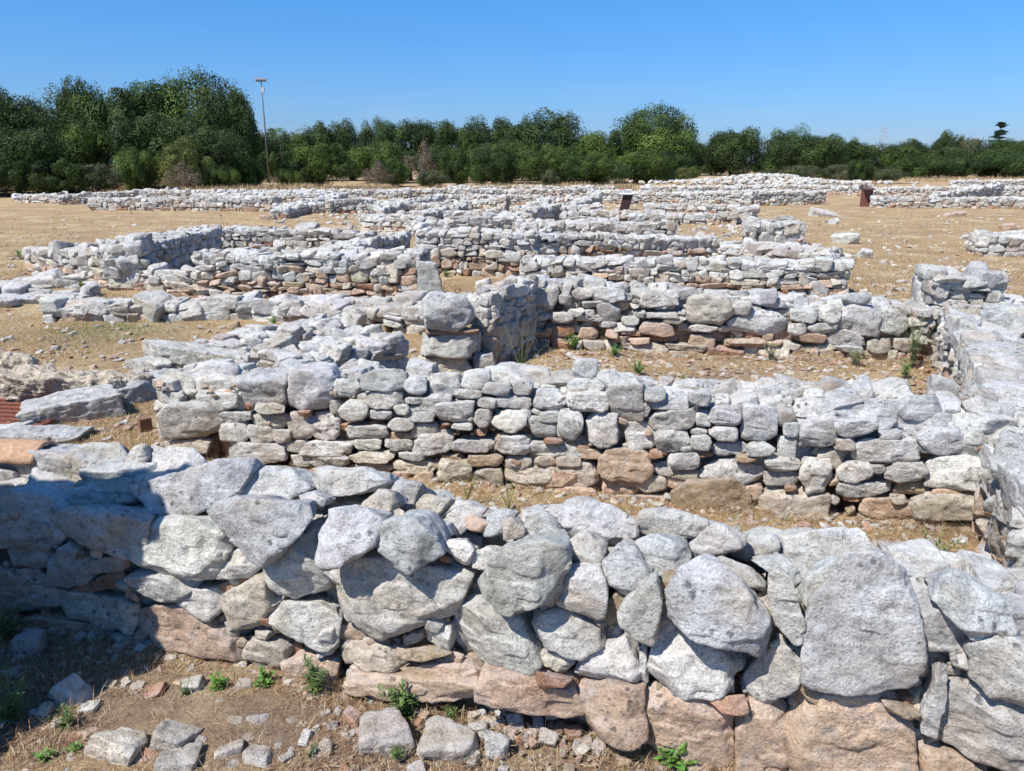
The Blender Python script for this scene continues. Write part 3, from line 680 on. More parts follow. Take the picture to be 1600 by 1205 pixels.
wall(None, 'buried line of flat slabs beside the kerb, reaching the tumbled stub', (255, 577, 592), (400, 545, 556), T=.5, sz=(.26, .08), warm=.1, hn=.05, rough_caps=1.8)
# ------------------------------------------------------------------ left room
wall(None, 'left front wall of the square room with rounded blocks at its left end', (42, 394, 432), (180, 389, 453), T=.75, sz=(.24, .12), warm=.4, hn=.03, parts=False)
wall('stone_pier', 'corner pier at the left of the square room entrance', (178, 384, 455), (230, 385, 454), T=.5, sz=(.32, .16), warm=.1, hn=.0, capsize=.8, group='stone piers and block piles')
wall(None, 'shaded side wall of the square room running back from the corner pier', (230, 386, 453), (352, 358, 403), T=.65, sz=(.2, .11), warm=.1, face=(1, -.3), hn=.02)
wall(None, 'low sill of two large pinkish blocks closing the square room entrance', (232, 431, 457), (312, 434, 462), T=.4, sz=(.45, .17), warm=.5, hn=.0, capsize=.5)
wall(None, 'neatly coursed front wall of the square room, grey above and pink below', (310, 400, 463), (655, 399, 474), T=.55, sz=(.2, .1), warm=.5, parts=True, hn=.02)
wall(None, 'back wall of the square room in half shadow', (350, 357, 399), (580, 366, 400), T=.55, sz=(.2, .11), warm=.35, hn=.04)
wall(None, 'short shaded cross wall at the right end of the square room', (505, 396, .5), (643, 367, 400), T=.5, sz=(.18, .1), warm=.1, face=(1, -.3), hn=.02)
wall(None, 'wall face right of the square room with round boulders in its footing', (652, 361, 430), (835, 368, 432), T=.6, sz=(.2, .12), warm=.4, hn=.03, parts=True)
wall(None, 'long middle wall behind the standing slab, patched with orange stones', (835, 369, .62), (1122, 375, 404), T=.6, sz=(.2, .11), warm=.35, hn=.03, parts=True)
wall(None, 'fourth wall from the front ending in a squared right end', (815, 408, 452), (1322, 414, 464), T=.5, sz=(.22, .11), warm=.3, parts=True, hn=.02)
wall(None, 'collapsed low wall leading to the grey block pile', (1122, 385, 405), (1290, 396, 420), T=.8, sz=(.24, .11), warm=.3, hn=.06, rough_caps=1.6)
wall('stone_pier', 'grey block pile standing alone right of the middle walls', (1172, 350, 384), (1254, 351, 384), T=.6, sz=(.42, .2), warm=.0, hn=.05, group='stone piers and block piles', rough_caps=1.5)
wall(None, 'short wall stub cut by the right edge of the picture in the mown field', (1533, 374, 402), (1680, 362, 404), T=.7, sz=(.3, .14), warm=.1, hn=.06)
# ------------------------------------------------------------------ far walls
FARW = [
 ('faraway wall along the left side of the field', (140,313,329), (430,311,331), None, .7),
 ('low wall stub at the far left before the thicket', (20,309,317), (95,305,318), None, .6),
 ('far left wall end beside the dark trees', (92,308,320), (215,301,318), None, .8),
 ('long far wall on the left close under the tree line', (210,300,313), (520,302,315), None, .8),
 ('far wall right of the floodlight mast, nearest the dry weeds', (430,300,312), (640,300,312), None, .7),
 ('oblique shaded wall stub in the far left field', (452,331,342), (545,304,318), (1,-.3), .7),
 ('small dark-sided wall stub left of the far doorway', (515,317,335), (590,313,333), None, .6),
 ('far wall with a dark recess in the centre left', (590,316,331), (640,315,332), None, .6),
 ('far cross wall in shadow, centre left', (640,319,333), (698,308,326), (1,-.3), .6),
 ('oblique dark wall above the stepped wall', (665,338,352), (732,321,343), (1,-.3), .6),
 ('stepped wall between the boulder and the oblique dark wall', (563,341,360), (662,340,364), None, .6),
 ('far middle wall behind the round-boulder footing', (650,350,372), (815,350,372), None, .6),
 ('shaded cross stub in front of the far middle wall', (745,354,370), (797,345,364), (1,-.3), .5),
 ('dark cross wall left of the rusty stakes', (720,318,332), (790,311,333), (1,-.3), .6),
 ('oblique shaded wall right of centre', (795,342,356), (876,321,345), (1,-.3), .7),
 ('wall in front of the slanted information panel', (876,336,350), (1057,337,352), None, .8),
 ('rubble wall between the panel wall and the long middle wall', (812,352,.5), (1057,350,.5), None, .8),
 ('thin wall running right to the squared block', (1057,338,350), (1150,338,351), None, .5),
 ('broad far wall behind the information panel', (917,301,319), (1172,305,324), None, .9),
 ('upper far wall behind the information panel', (1000,294,309), (1180,293,310), None, .9),
 ('far central wall under the round green bushes', (590,299,311), (760,298,310), None, .8),
 ('far central wall beyond the rusty stakes', (760,299,311), (925,298,311), None, .8),
 ('far wall with paired stubs left of the rusty stakes', (700,308,320), (840,309,321), None, .6),
 ('far wall right of the rusty stakes', (840,312,323), (920,311,324), None, .6),
 ('dark-faced far wall left of the rusted box panel', (1172,301,322), (1290,303,320), (1,-.6), .9),
 ('far wall behind the dark-faced wall', (1180,291,304), (1340,294,306), None, .9),
 ('topmost far wall below the low green hedge', (1240,284,293), (1350,290,298), None, .8),
 ('far right wall beginning beside the rusted box panel', (1366,311,325), (1620,313,327), None, .7),
 ('long upper far right wall', (1360,296,309), (1660,294,311), None, .9),
 ('oblique dark-sided wall on the far right', (1450,311,321), (1566,289,311), (1,-.3), .6),
 ('last wall on the far right before the dry grass', (1490,285,296), (1680,282,296), None, .8),
 ('extra row of walling just left of the rusty stakes', (560,322,334), (700,321,333), None, .6),
 ('cluttered wall line in front of the dark cross walls', (640,336,349), (790,334,348), None, .7),
 ('wall line continuing right below the rusty stakes', (840,326,339), (942,325,338), None, .7),
 ('wall directly left of the panel wall', (700,345,.5), (830,343,.5), None, .7),
 ('narrow far wall below the paired stubs', (430,322,335), (520,320,333), None, .6),
 ('far wall in the gap under the first weeds', (300,305,317), (520,306,318), None, .7),
 ('uppermost far wall behind the rusty stakes', (700,294,304), (960,294,305), None, .7),
 ('oblique shaded stub in the far centre', (820,330,343), (862,314,335), (1,-.3), .5),
 ('oblique shaded stub by the panel wall left end', (900,322,338), (940,308,325), (1,-.3), .5),
 ('oblique shaded stub in the far field left of centre', (600,330,342), (640,318,332), (1,-.3), .5),
 ('far wall left of the squared block, thin and low', (1005,322,333), (1150,325,336), None, .6),
 ('middle rubble line right of the square room', (655,352,370), (740,344,362), (1,-.3), .5),
]
for lb, A_, B_, fc_, T_ in FARW:
    if A_[2] > 5: A_ = (A_[0], A_[1] - 1.5, A_[2]); B_ = (B_[0], B_[1] - 1.5, B_[2])
    wall(None, lb, A_, B_, T=T_, sz=(.27, .15), warm=.22, back=False, face=fc_, hn=.05, group='distant walls across the field', rough_caps=1.4)
wall('stone_pier', 'squared block ending the thin far wall right of the information panel', (1148,327,350), (1173,327,351), T=.5, sz=(.5, .3), warm=.2, hn=0, group='stone piers and block piles')
# unseen wall, added and shaped to cast the shade on the lower left corner
e = np.array([-1.977, 1.877])
wall(None, 'unseen taller wall added left of the viewpoint to shade the near left corner', (e[0], e[1], 2.6), (e[0] - 3.4, e[1] + .1, 2.7), T=.32, sz=(.3, .15), warm=.2, world=True, hn=.03, lim=4, face=(.2, -1), lean=.30)

# ------------------------------------------------------------------ single rocks
def rock(name, label, px, py, wpx, hpx, k='l', depth=1., cat='rock', group=None, mat=None, tilt=.15, yaw=0., zoff=0., flat=None, cuts=5, rough=1., p_=9.5):
    """rock whose middle of footprint sits at px,py on the ground; wpx,hpx = seen size in photo pixels"""
    p = G(px, py, zoff); pm = dist_px(p) * 1600 / 1024
    a = wpx / pm / 2; hh = hpx / pm / 2 / 1.15 if flat is None else flat
    c = np.array([p[0], p[1], float(gz(p[0], p[1])) + zoff + hh * .55])
    rs = np.random.default_rng(nseed()); e1 = np.array([math.cos(yaw), math.sin(yaw), 0]); fr = rot_frame(e1, (0, 0, 1), rs, tilt)
    V, F = stone_mesh((a, a * .75 * depth, hh), fr, (0, 0, 0), nseed(), min(6, level_for(a * 2 * dist_px(c))), cuts=cuts + 1, p=12., rough=rough * 1.5)
    dm = dist_px(c); o = make_obj(name, V, F, tone(k), mat or (M_NEAR if dm > 120 else M_MID if dm > 40 else M_FAR), None, smooth=dm > 45)
    o.location = tuple(c); return tag(o, label, cat, group)
RG = 'loose rocks on the ground'
for a in [('loose_rock', 'rounded pale rock at the bottom edge below the sunlit corner of ground', 188, 1178, 72, 50, 'c'),
          ('loose_rock', 'pinkish split rock beside the leftmost rounded rock at the bottom', 275, 1165, 62, 46, 'p'),
          ('loose_rock', 'largest flat rock on the ground beneath the taller green weed', 603, 1152, 84, 44, 'p'),
          ('loose_rock', 'grey pointed rock on bare soil, middle of the bottom edge', 706, 1165, 78, 34, 'p'),
          ('loose_rock', 'small white rock right of the grey pointed rock', 775, 1172, 36, 38, 'l'),
          ('loose_rock', 'grey rock leaning on the dry grass below the wall foot', 303, 1078, 36, 34, 'p'),
          ('loose_rock', 'rock in the deep shade of the near left corner', 118, 1092, 50, 34, 'g'),
          ('loose_rock', 'upright rock against the wall foot in the shaded corner', 52, 1015, 42, 44, 'p'),
          ('loose_rock', 'flat white stone in the shade near the weeds', 140, 1108, 34, 14, 'l'),
          ('loose_rock', 'low rock half buried at the bottom edge left of centre', 360, 1180, 46, 22, 'p'),
          ('loose_rock', 'low rock half buried beside its neighbour at the bottom edge', 405, 1188, 50, 22, 'p'),
          ('loose_rock', 'grey rock cut by the bottom edge under the split rock', 280, 1200, 60, 34, 'p'),
          ('loose_rock', 'small grey rock right of the split rock', 316, 1168, 18, 26, 'p'),
          ('clay_shard', 'flat orange clay shard in the dry grass near the shade line', 243, 1085, 36, 14, 'r'),
          ('clay_shard', 'orange clay shard at the bottom edge left of the rocks', 232, 1190, 30, 14, 'r'),
          ('clay_shard', 'thin orange clay chip on the bare soil', 898, 1150, 24, 8, 'r'),
          ('clay_shard', 'square clay lump at the foot of the second wall', 1254, 822, 20, 16, 'r'),
          ('loose_rock', 'large pale boulder lying on the footing row at the left', 128, 492, 38, 22, 'c'),
          ('loose_rock', 'brownish rock on the straw before the footing row', 365, 513, 20, 14, 't'),
          ('loose_rock', 'squat brown stone on the footing row by the flat slab', 375, 480, 22, 20, 't'),
          ('loose_rock', 'flat grey slab lying on the footing row', 425, 483, 66, 18, 'd'),
          ('loose_rock', 'rounded upright rock at the right end of the footing row', 634, 494, 36, 36, 'g'),
          ('loose_rock', 'pale rock perched between the pier and the cross wall', 722, 478, 34, 30, 'p'),
          ('loose_rock', 'white square rock left of the third wall corner', 755, 450, 24, 20, 'l'),
          ('loose_rock', 'big rounded boulder on the back wall of the square room', 480, 366, 34, 22, 'g'),
          ('loose_rock', 'rock on the left border of the straw patch', 33, 473, 30, 14, 'p'),
          ('loose_rock', 'white flat stone at the far left edge', 12, 478, 30, 14, 'l'),
          ('loose_rock', 'pale rock on the field right of the grey block pile', 1320, 380, 32, 22, 'l'),
          ('loose_rock', 'upright pale rock standing in the field', 1350, 402, 20, 20, 'l'),
          ('loose_rock', 'low rock beside the upright pale rock', 1320, 406, 20, 14, 'l'),
          ('loose_rock', 'whitish outcrop lump in the far field', 1285, 338, 36, 16, 'l'),
          ('loose_rock', 'small rock before the whitish outcrop lump', 1300, 350, 18, 10, 'l'),
          ('loose_rock', 'pink rock in the far right field', 1492, 338, 28, 9, 'w'),
          ('loose_rock', 'flat pale rock in the middle of the mown field', 1513, 374, 22, 10, 'l'),
          ('loose_rock', 'pink crumbly lump near the right wall stub', 1572, 358, 28, 12, 'w'),
          ('loose_rock', 'round rock on top of the third wall, left part', 985, 447, 30, 22, 'g'),
          ('loose_rock', 'small rock left of the kerb of flat slabs', 88, 548, 14, 10, 'p'),
          ('loose_rock', 'small orange rock on the far edge of the straw before the oblique stub', 420, 343, 22, 10, 'w'),
          ('loose_rock', 'lone white rock at the far left of the field', 30, 312, 20, 11, 'b'),
          ('loose_rock', 'dark round rock at the far left wall end', 57, 312, 15, 12, 'g')]:
    rock(*a, group=RG if a[0] == 'loose_rock' else 'clay shards on the ground', flat=.02 if a[0] == 'clay_shard' and a[3] > 1000 else None)
# kerb of flat slabs, tufa blocks
KG = 'flat kerb slabs left of the second wall'
for lb, px_, py_, w_, h_, yaw in [('nearest long grey kerb slab beside the rusty grid', 112, 654, 128, 46, .55), ('middle kerb slab with a split front edge', 188, 630, 108, 38, .6),
                             ('farthest kerb slab reaching the second wall end', 236, 604, 84, 30, .65), ('thin low slab in front of the kerb line', 70, 690, 120, 24, .3), ('white slab corner at the left edge under the rusty grid', 15, 680, 60, 20, .2)]:
    rock('kerb_slab', lb, px_, py_, w_, h_, 'b', depth=.6, cat='stone slab', group=KG, yaw=yaw, tilt=.08, cuts=3)
rock('tilted_slab', 'broad flat pale slab tilted on the ground left of the oblique wall', 325, 572, 150, 44, 'l', depth=.7, cat='stone slab', yaw=.2, tilt=.1)
rock('stone_block', 'small square stone at the back corner of the kerb', 215, 595, 26, 22, 'p', cat='stone block', group='blocks by the kerb')
rock('tufa_block', 'long rough grey-brown rock-cut block at the left middle ground', 112, 624, 200, 56, 'k', depth=.5, cat='rough block', mat=M_TUFA, tilt=.03, cuts=4, yaw=-.1, rough=3.)
rock('tufa_block', 'smaller rough block at the left edge behind the long one', 15, 590, 95, 50, 'k', depth=.6, cat='rough block', mat=M_TUFA, tilt=.03, cuts=4, rough=3.)

# standing slab
def slab(label, poly, thick, basepx, k='g'):
    p = G(*basepx); n = np.array([.15, -1, 0.]); n /= np.linalg.norm(n)
    V, F, tn, _ = traced_stone(poly, p, n, 0, R(3), thick, k, 6)
    o = make_obj('standing_slab', V - p, F, tn, M_MID); o.location = tuple(p); tag(o, label, 'standing stone'); return o
slab('upright grey slab standing at the right end of the coursed room wall', [(653, 409), (680, 406), (688, 440), (694, 478), (656, 480)], .13, (672, 482))

# ------------------------------------------------------------------ stuff: pebbles, tile chips
def scatter(name, n, sampler, size, tones, mat, lv=2, flat=.5, label=None):
    acc = Acc()
    for i in range(n):
        p = sampler()
        if p is None: continue
        s_ = size() ; k = tones[rng.integers(len(tones))]
        rs = np.random.default_rng(nseed()); fr = rot_frame((math.cos(i), math.sin(i), 0), (0, 0, 1), rs, .3)
        lvl = 3 if s_ * dist_px(np.array([p[0], p[1], 0])) > 9 else lv
        V, F = stone_mesh((s_, s_ * rng.uniform(.5, .9), s_ * flat), fr, (p[0], p[1], float(gz(p[0], p[1])) + s_ * flat * .35), nseed(), lvl, cuts=3, p=14)
        acc.add(V, F, tone(k))
    o = acc.build(name, mat, smooth=False); tag(o, label, None, None, 'stuff'); return o
def px_area(x0, y0, x1, y1, pw=1.):
    def f():
        return G(rng.uniform(x0, x1), y0 + (y1 - y0) * rng.uniform() ** pw)
    return f
scatter('gravel', 1500, px_area(-60, 985, 1250, 1230), lambda: .004 + .016 * rng.random() ** 3, 'ptwrp', M_NEAR, label='small stones and grit on the near ground')
scatter('rubble_bits', 170, px_area(-60, 1000, 900, 1220), lambda: .014 + .024 * rng.random() ** 2, 'pgtwrp', M_NEAR, lv=4, flat=.6, label='fist-sized and smaller rubble on the near ground')
scatter('tile_chips', 2600, px_area(830, 548, 1500, 665), lambda: .012 + .035 * rng.random() ** 2, 'rwrtwcl', M_MID, flat=.22, label='orange tile chips littering the room floor')
scatter('stone_chips', 900, px_area(640, 740, 1560, 900), lambda: .01 + .025 * rng.random() ** 2, 'crwcl', M_MID, flat=.4, label='chips and rubble between the first two walls')
scatter('field_pebbles', 1500, px_area(-40, 430, 700, 700), lambda: .012 + .04 * rng.random() ** 3, 'cplwr', M_MID, flat=.4, label='pebbles on the straw at left')
scatter('field_stones', 1100, px_area(1150, 322, 1640, 520), lambda: .02 + .07 * rng.random() ** 3, 'clwc', M_FAR, flat=.35, label='scattered small stones in the mown field')
scatter('far_rubble', 1400, px_area(430, 300, 1180, 372), lambda: .03 + .10 * rng.random() ** 2, 'clwcgg', M_FAR, flat=.5, label='rubble strewn between the far walls')
scatter('far_field_stones', 500, px_area(-20, 330, 600, 440), lambda: .02 + .06 * rng.random() ** 3, 'clwc', M_FAR, flat=.35, label='scattered small stones in the left field')

# ------------------------------------------------------------------ dry grass
def blades(name, pts, ln, wd, cols, mat, bend=.8, label=None, kind='stuff', lie=.6):
    n = len(pts); a = rng.uniform(0, 2 * math.pi, n); L_ = ln(n); W_ = wd(n)
    h = np.stack([np.cos(a), np.sin(a), np.zeros(n)], 1); s_ = np.stack([-np.sin(a), np.cos(a), np.zeros(n)], 1)
    up = np.array([0, 0, 1.]); k = rng.uniform(.0, lie, n)[:, None] * 1.5
    base = pts; m1 = base + (up * (1 - k * .55) + h * k) * (L_ * .5)[:, None]; tp = m1 + (up * (1 - k) * .6 + h * (k + bend * .6)) * (L_ * .5)[:, None]
    tp[:, 2] = np.maximum(tp[:, 2], base[:, 2] + .002); m1[:, 2] = np.maximum(m1[:, 2], base[:, 2] + .002)
    w2 = s_ * W_[:, None] / 2
    V = np.stack([base - w2, base + w2, m1 + w2 * .8, m1 - w2 * .8, tp], 1).reshape(-1, 3)
    i = np.arange(n)[:, None] * 5; F = np.concatenate([i + [[0, 1, 2]], i + [[0, 2, 3]], i + [[3, 2, 4]]], 0)
    c = np.array(cols)[rng.integers(0, len(cols), n)] * rng.uniform(.75, 1.2, (n, 1)); T = np.repeat(c, 5, 0)
    o = make_obj(name, V, F, T, mat, smooth=False); tag(o, label, None, None, kind); return o
LITTER = [(.34, .20, .11), (.42, .27, .15), (.22, .13, .08), (.52, .39, .24), (.30, .19, .12), (.62, .52, .36), (.25, .17, .12)]
STRAW = [(.52, .40, .22), (.42, .29, .15), (.60, .48, .30), (.33, .21, .11), (.48, .33, .17)]
def ptsfrom(n, sampler, dens=None):
    out = np.zeros((0, 3))
    while len(out) < n:
        q = np.array([sampler() for _ in range(8000)]); q[:, 2] = 0
        if dens is not None: q = q[rng.random(len(q)) < dens(q)]
        out = np.concatenate([out, q])
    P_ = out[:n]; P_[:, 2] = gz(P_[:, 0], P_[:, 1]); return P_
bare = lambda q: np.where(np.exp(-((q[:, 0] - .35) / .6) ** 2 - ((q[:, 1] - 2.2) / .35) ** 2) > .4, .08, np.where(fbm2(q[:, 0], q[:, 1], 3.1, 77) > .02, 1., .16))
blades('dry_grass', ptsfrom(70000, px_area(-80, 985, 1200, 1240), bare), lambda n: rng.uniform(.010, .042, n) * np.where(rng.random(n) < .05, 3, 1), lambda n: rng.uniform(.0012, .0030, n), LITTER, M_GRASS, lie=.95, label='dry straw litter on the near ground')
clump = lambda q: np.where(fbm2(q[:, 0], q[:, 1], 1.2, 33) > -.05, 1., .2)
blades('dry_grass', ptsfrom(42000, px_area(-60, 430, 720, 700), clump), lambda n: rng.uniform(.02, .07, n), lambda n: rng.uniform(.002, .005, n), STRAW, M_GRASS, lie=.9, label='short straw on the left middle ground')
blades('dry_grass', ptsfrom(14000, px_area(640, 735, 1570, 930), clump), lambda n: rng.uniform(.02, .1, n), lambda n: rng.uniform(.001, .003, n), STRAW, M_GRASS, lie=.9, label='straw between the first two walls')
blades('dry_grass', ptsfrom(12000, px_area(820, 545, 1500, 650), clump), lambda n: rng.uniform(.02, .06, n), lambda n: rng.uniform(.002, .004, n), STRAW, M_GRASS, lie=.9, label='straw on the floor of the tile-littered room')
blades('dry_grass', ptsfrom(50000, px_area(1130, 322, 1660, 540, 1.3), clump), lambda n: rng.uniform(.03, .09, n), lambda n: rng.uniform(.006, .012, n), STRAW, M_GRASS, lie=.9, label='mown dry grass on the right field')
blades('dry_grass', ptsfrom(50000, px_area(-60, 322, 720, 470, 1.2), clump), lambda n: rng.uniform(.03, .09, n), lambda n: rng.uniform(.006, .012, n), STRAW, M_GRASS, lie=.9, label='mown dry grass on the left field')
def alongfoot(segs, spread):
    def f():
        A_, B_ = segs[rng.integers(len(segs))]; q = np.array(A_) + (np.array(B_) - np.array(A_)) * rng.random(); return np.array([q[0] + rng.normal(0, .03), q[1] - abs(rng.normal(0, spread)), 0])
    return f
FOOT = [(FW0[:2], FW1[:2]), (sA[:2], sB[:2]), (G(850, 548)[:2], G(1430, 570)[:2])]
blades('dry_grass', ptsfrom(9000, alongfoot(FOOT, .07), lambda q: np.where(fbm2(q[:, 0], q[:, 1], 2.2, 51) > 0, 1., .1)), lambda n: rng.uniform(.03, .13, n), lambda n: rng.uniform(.001, .0028, n), LITTER + STRAW, M_GRASS, lie=.85, label='dead grass caught along the feet of the near walls')
scatter('fallen_chips', 700, alongfoot(FOOT, .05), lambda: .008 + .022 * rng.random() ** 2, 'cwrtpg', M_NEAR, lv=3, flat=.55, label='chips fallen along the feet of the near walls')
# tall weeds along the tree line
def weedpts(n):
    px_ = rng.uniform(60, 1000, n * 4); y_ = rng.uniform(47, 60, n * 4); x_ = (px_ - 800) / FPX * y_ * 1.0
    k_ = (fbm2(x_, y_, .16, 91, 3) > .02) ; px_, x_, y_ = px_[k_][:n], x_[k_][:n], y_[k_][:n]
    return np.stack([x_, y_, gz(x_, y_)], 1)
blades('tall_dry_weeds', weedpts(20000), lambda n: rng.uniform(.25, 1.0, n), lambda n: rng.uniform(.02, .05, n), [(.50, .37, .20), (.40, .27, .15), (.32, .24, .14), (.56, .44, .26)], M_GRASS, lie=.3, bend=.3, label='tall dry weeds along the foot of the trees')
def weedpts2(n):
    px_ = rng.uniform(1050, 1700, n); y_ = rng.uniform(85, 100, n); x_ = (px_ - 800) / FPX * y_ * 1.04
    return np.stack([x_, y_, gz(x_, y_)], 1)
blades('tall_dry_weeds', weedpts2(9000), lambda n: rng.uniform(.2, .7, n), lambda n: rng.uniform(.04, .08, n), [(.56, .43, .25), (.45, .32, .18)], M_GRASS, lie=.4, bend=.3, label='pale dry grass strip on the far right')
# greenish grass patch on the straw at left
def gp():
    q = G(165, 520); return q + np.array([rng.normal(0, .45), rng.normal(0, .45), 0])
blades('green_grass', ptsfrom(3500, gp), lambda n: rng.uniform(.03, .09, n), lambda n: rng.uniform(.002, .005, n), [(.20, .24, .10), (.30, .29, .13), (.14, .2, .07)], M_PLANT, lie=.8, label='faded green grass patch on the straw at left')

# ------------------------------------------------------------------ green plants
def plant(label, px, py, hgt, nst=5, spread=.5, leafL=.05, leafW=.006, col=(.11, .18, .06), z=None, group='green weeds growing by the walls', nleaf=26, name='weed'):
    p = G(px, py, z or 0.); p[2] = float(gz(p[0], p[1])) if z is None else z
    lf = Acc(); st = Acc()
    for s_ in range(nst):
        az = rng.uniform(0, 2 * math.pi); ln = rng.uniform(0, spread) if s_ else 0.05; H_ = hgt * rng.uniform(.6, 1.) if s_ else hgt
        d = np.array([math.cos(az) * ln, math.sin(az) * ln, 1.]); d /= np.linalg.norm(d); pt = []
        for t in np.linspace(0, 1, 7):
            q = d * H_ * t + np.array([math.cos(az), math.sin(az), 0]) * H_ * .18 * t * t * (1 if s_ else .2); pt.append(q)
        pt = np.array(pt); r0 = max(.0012, hgt * .008)
        for i in range(6):
            a, b_ = pt[i], pt[i + 1]; V = []
            for q, rr in ((a, r0 * (1 - i / 8)), (b_, r0 * (1 - (i + 1) / 8))):
                for k in range(4): V.append(q + rr * np.array([math.cos(k * 1.57), math.sin(k * 1.57), 0]))
            st.add(V, [(k, (k + 1) % 4, 4 + (k + 1) % 4) for k in range(4)] + [(k, 4 + (k + 1) % 4, 4 + k) for k in range(4)], (.16, .2, .08))
        for i in range(nleaf):
            t = (i + rng.random()) / nleaf; t = .12 + .88 * t; q = np.array([np.interp(t, np.linspace(0, 1, 7), pt[:, k]) for k in range(3)])
            a = rng.uniform(0, 2 * math.pi); el = rng.uniform(.1, .7) + t * .5; l = leafL * rng.uniform(.6, 1.15) * (1.1 - .5 * t)
            u = np.array([math.cos(a) * math.cos(el), math.sin(a) * math.cos(el), math.sin(el)]); v = np.array([-math.sin(a), math.cos(a), 0]); ww = leafW * rng.uniform(.7, 1.2)
            dn = np.array([0, 0, -1.])
            V = [q, q + u * l * .35 + v * ww / 2 , q + u * l * .7 + v * ww * .42 + dn * l * .06, q + u * l + dn * l * .2, q + u * l * .7 - v * ww * .42 + dn * l * .06, q + u * l * .35 - v * ww / 2]
            lf.add(V, [(0, 1, 5), (1, 2, 4), (1, 4, 5), (2, 3, 4)], np.array(col) * rng.uniform(.65, 1.5) * np.array([rng.uniform(.85, 1.3), 1, 1]))
    root = empty(name, p); tag(root, label, 'weed', group)
    for acc, nm in ((lf, 'leaves'), (st, 'stems')):
        o = make_obj(nm, np.concatenate(acc.V), np.concatenate(acc.F), np.concatenate(acc.T), M_PLANT, None, smooth=False); o.parent = root
plant('tallest bushy green weed in the foreground at the wall foot', 632, 1122, .15, 11, .9, .055, .009, nleaf=30)
plant('feathery upright weed left of the bushy foreground weed', 492, 1085, .17, 8, .55, .05, .006, nleaf=34)
plant('small tufty weed on bare soil right of the bushy one', 706, 1120, .05, 8, 1., .03, .005)
plant('broad-leaved weed at the bottom edge under the big blocks', 1058, 1198, .09, 6, .9, .085, .02, (.11, .24, .05), nleaf=9)
plant('leafy weed in the middle of the grassy wall foot', 412, 1070, .07, 8, 1., .045, .009, (.12, .26, .05))
plant('low green weed left of the leafy wall foot weed', 340, 1080, .07, 7, 1., .045, .007, (.12, .26, .05))
plant('thin weed beside the orange clay shard', 288, 1092, .07, 4, .7, .03, .004)
plant('weed at the left edge against the wall foot', 12, 995, .16, 9, .8, .05, .008)
plant('dark weed growing in the shaded lower left corner', 22, 1130, .22, 12, .6, .06, .007)
plant('second dark weed in the shade, farther from the picture edge', 105, 1140, .10, 7, .8, .04, .005)
plant('tiny seedling at the shade line', 118, 1178, .04, 4, 1., .03, .005, (.13, .28, .06))
plant('tiny seedling below the split rock', 75, 1192, .05, 4, 1., .03, .005, (.13, .28, .06))
plant('slim weed at the bottom edge under the flat rock', 622, 1185, .06, 5, .8, .03, .004)
plant('grey-green mat weed in the dry grass near the bottom edge', 490, 1180, .04, 9, 1.2, .03, .005, (.2, .24, .14))
plant('bushy weed in the strip between the second and right walls', 1456, 892, .24, 13, .6, .06, .007)
plant('weed growing at the corner where the second wall meets the right wall', 1538, 815, .2, 9, .7, .06, .008)
plant('weed at the foot of the near right wall', 1580, 925, .2, 7, .5, .06, .007)
plant('yellowish stalks in front of the second wall, centre', 730, 792, .28, 7, .3, .04, .004, (.3, .3, .12), nleaf=12)
plant('slim stalks in front of the second wall, right of centre', 795, 800, .3, 6, .3, .04, .004, (.28, .3, .12), nleaf=12)
plant('dry grass sprig by the second wall foot', 905, 800, .12, 6, .9, .05, .004, (.42, .33, .18), nleaf=10)
plant('bright weed at the left end of the third wall foot', 893, 545, .18, 9, .8, .07, .012, (.12, .26, .05))
plant('small bright weed by the third wall foot', 960, 556, .13, 7, .8, .06, .01, (.12, .26, .05))
plant('low bright weed on the tile-littered floor', 997, 585, .13, 7, .8, .06, .01, (.12, .26, .05))
plant('olive weed under the third wall, centre', 1140, 552, .2, 9, .8, .07, .008, (.2, .24, .1))
plant('silvery weed under the third wall', 1205, 566, .22, 11, .7, .06, .007, (.27, .29, .2))
plant('small weed on the middle of the littered floor', 1067, 598, .08, 6, 1., .04, .006, (.2, .25, .1))
plant('spiky weed near the right end of the third wall', 1335, 572, .18, 10, .8, .06, .008, (.18, .24, .1))
plant('tall thin weed in the corner of the third and right walls', 1424, 575, .55, 10, .25, .07, .008, (.2, .26, .13), nleaf=40)
plant('weed at the foot of the right wall corner', 1412, 590, .18, 8, .8, .06, .009, (.14, .24, .08))
plant('leggy dry stalks in the shade behind the two-block pier', 815, 585, .62, 7, .7, .05, .005, (.25, .24, .16), nleaf=14)
plant('green sprig left of the low tumbled stub', 428, 512, .12, 6, .8, .06, .01, (.12, .28, .05))
plant('green sprig between the footing slabs and the pier', 560, 520, .14, 7, .8, .06, .01, (.12, .28, .05))
plant('weed at the foot of the pinkish wall left of the standing slab', 130, 452, .14, 7, 1., .08, .012, (.16, .22, .09))
plant('weed in the left field beside the square room wall', 30, 405, .2, 7, .9, .09, .012, (.14, .26, .07))
plant('weed beside the standing slab on the straw', 697, 432, .14, 7, 1., .08, .012, (.2, .28, .12))
plant('rusty dry sprig under the first block of the second wall', 348, 712, .16, 8, .7, .04, .006, (.28, .1, .05))

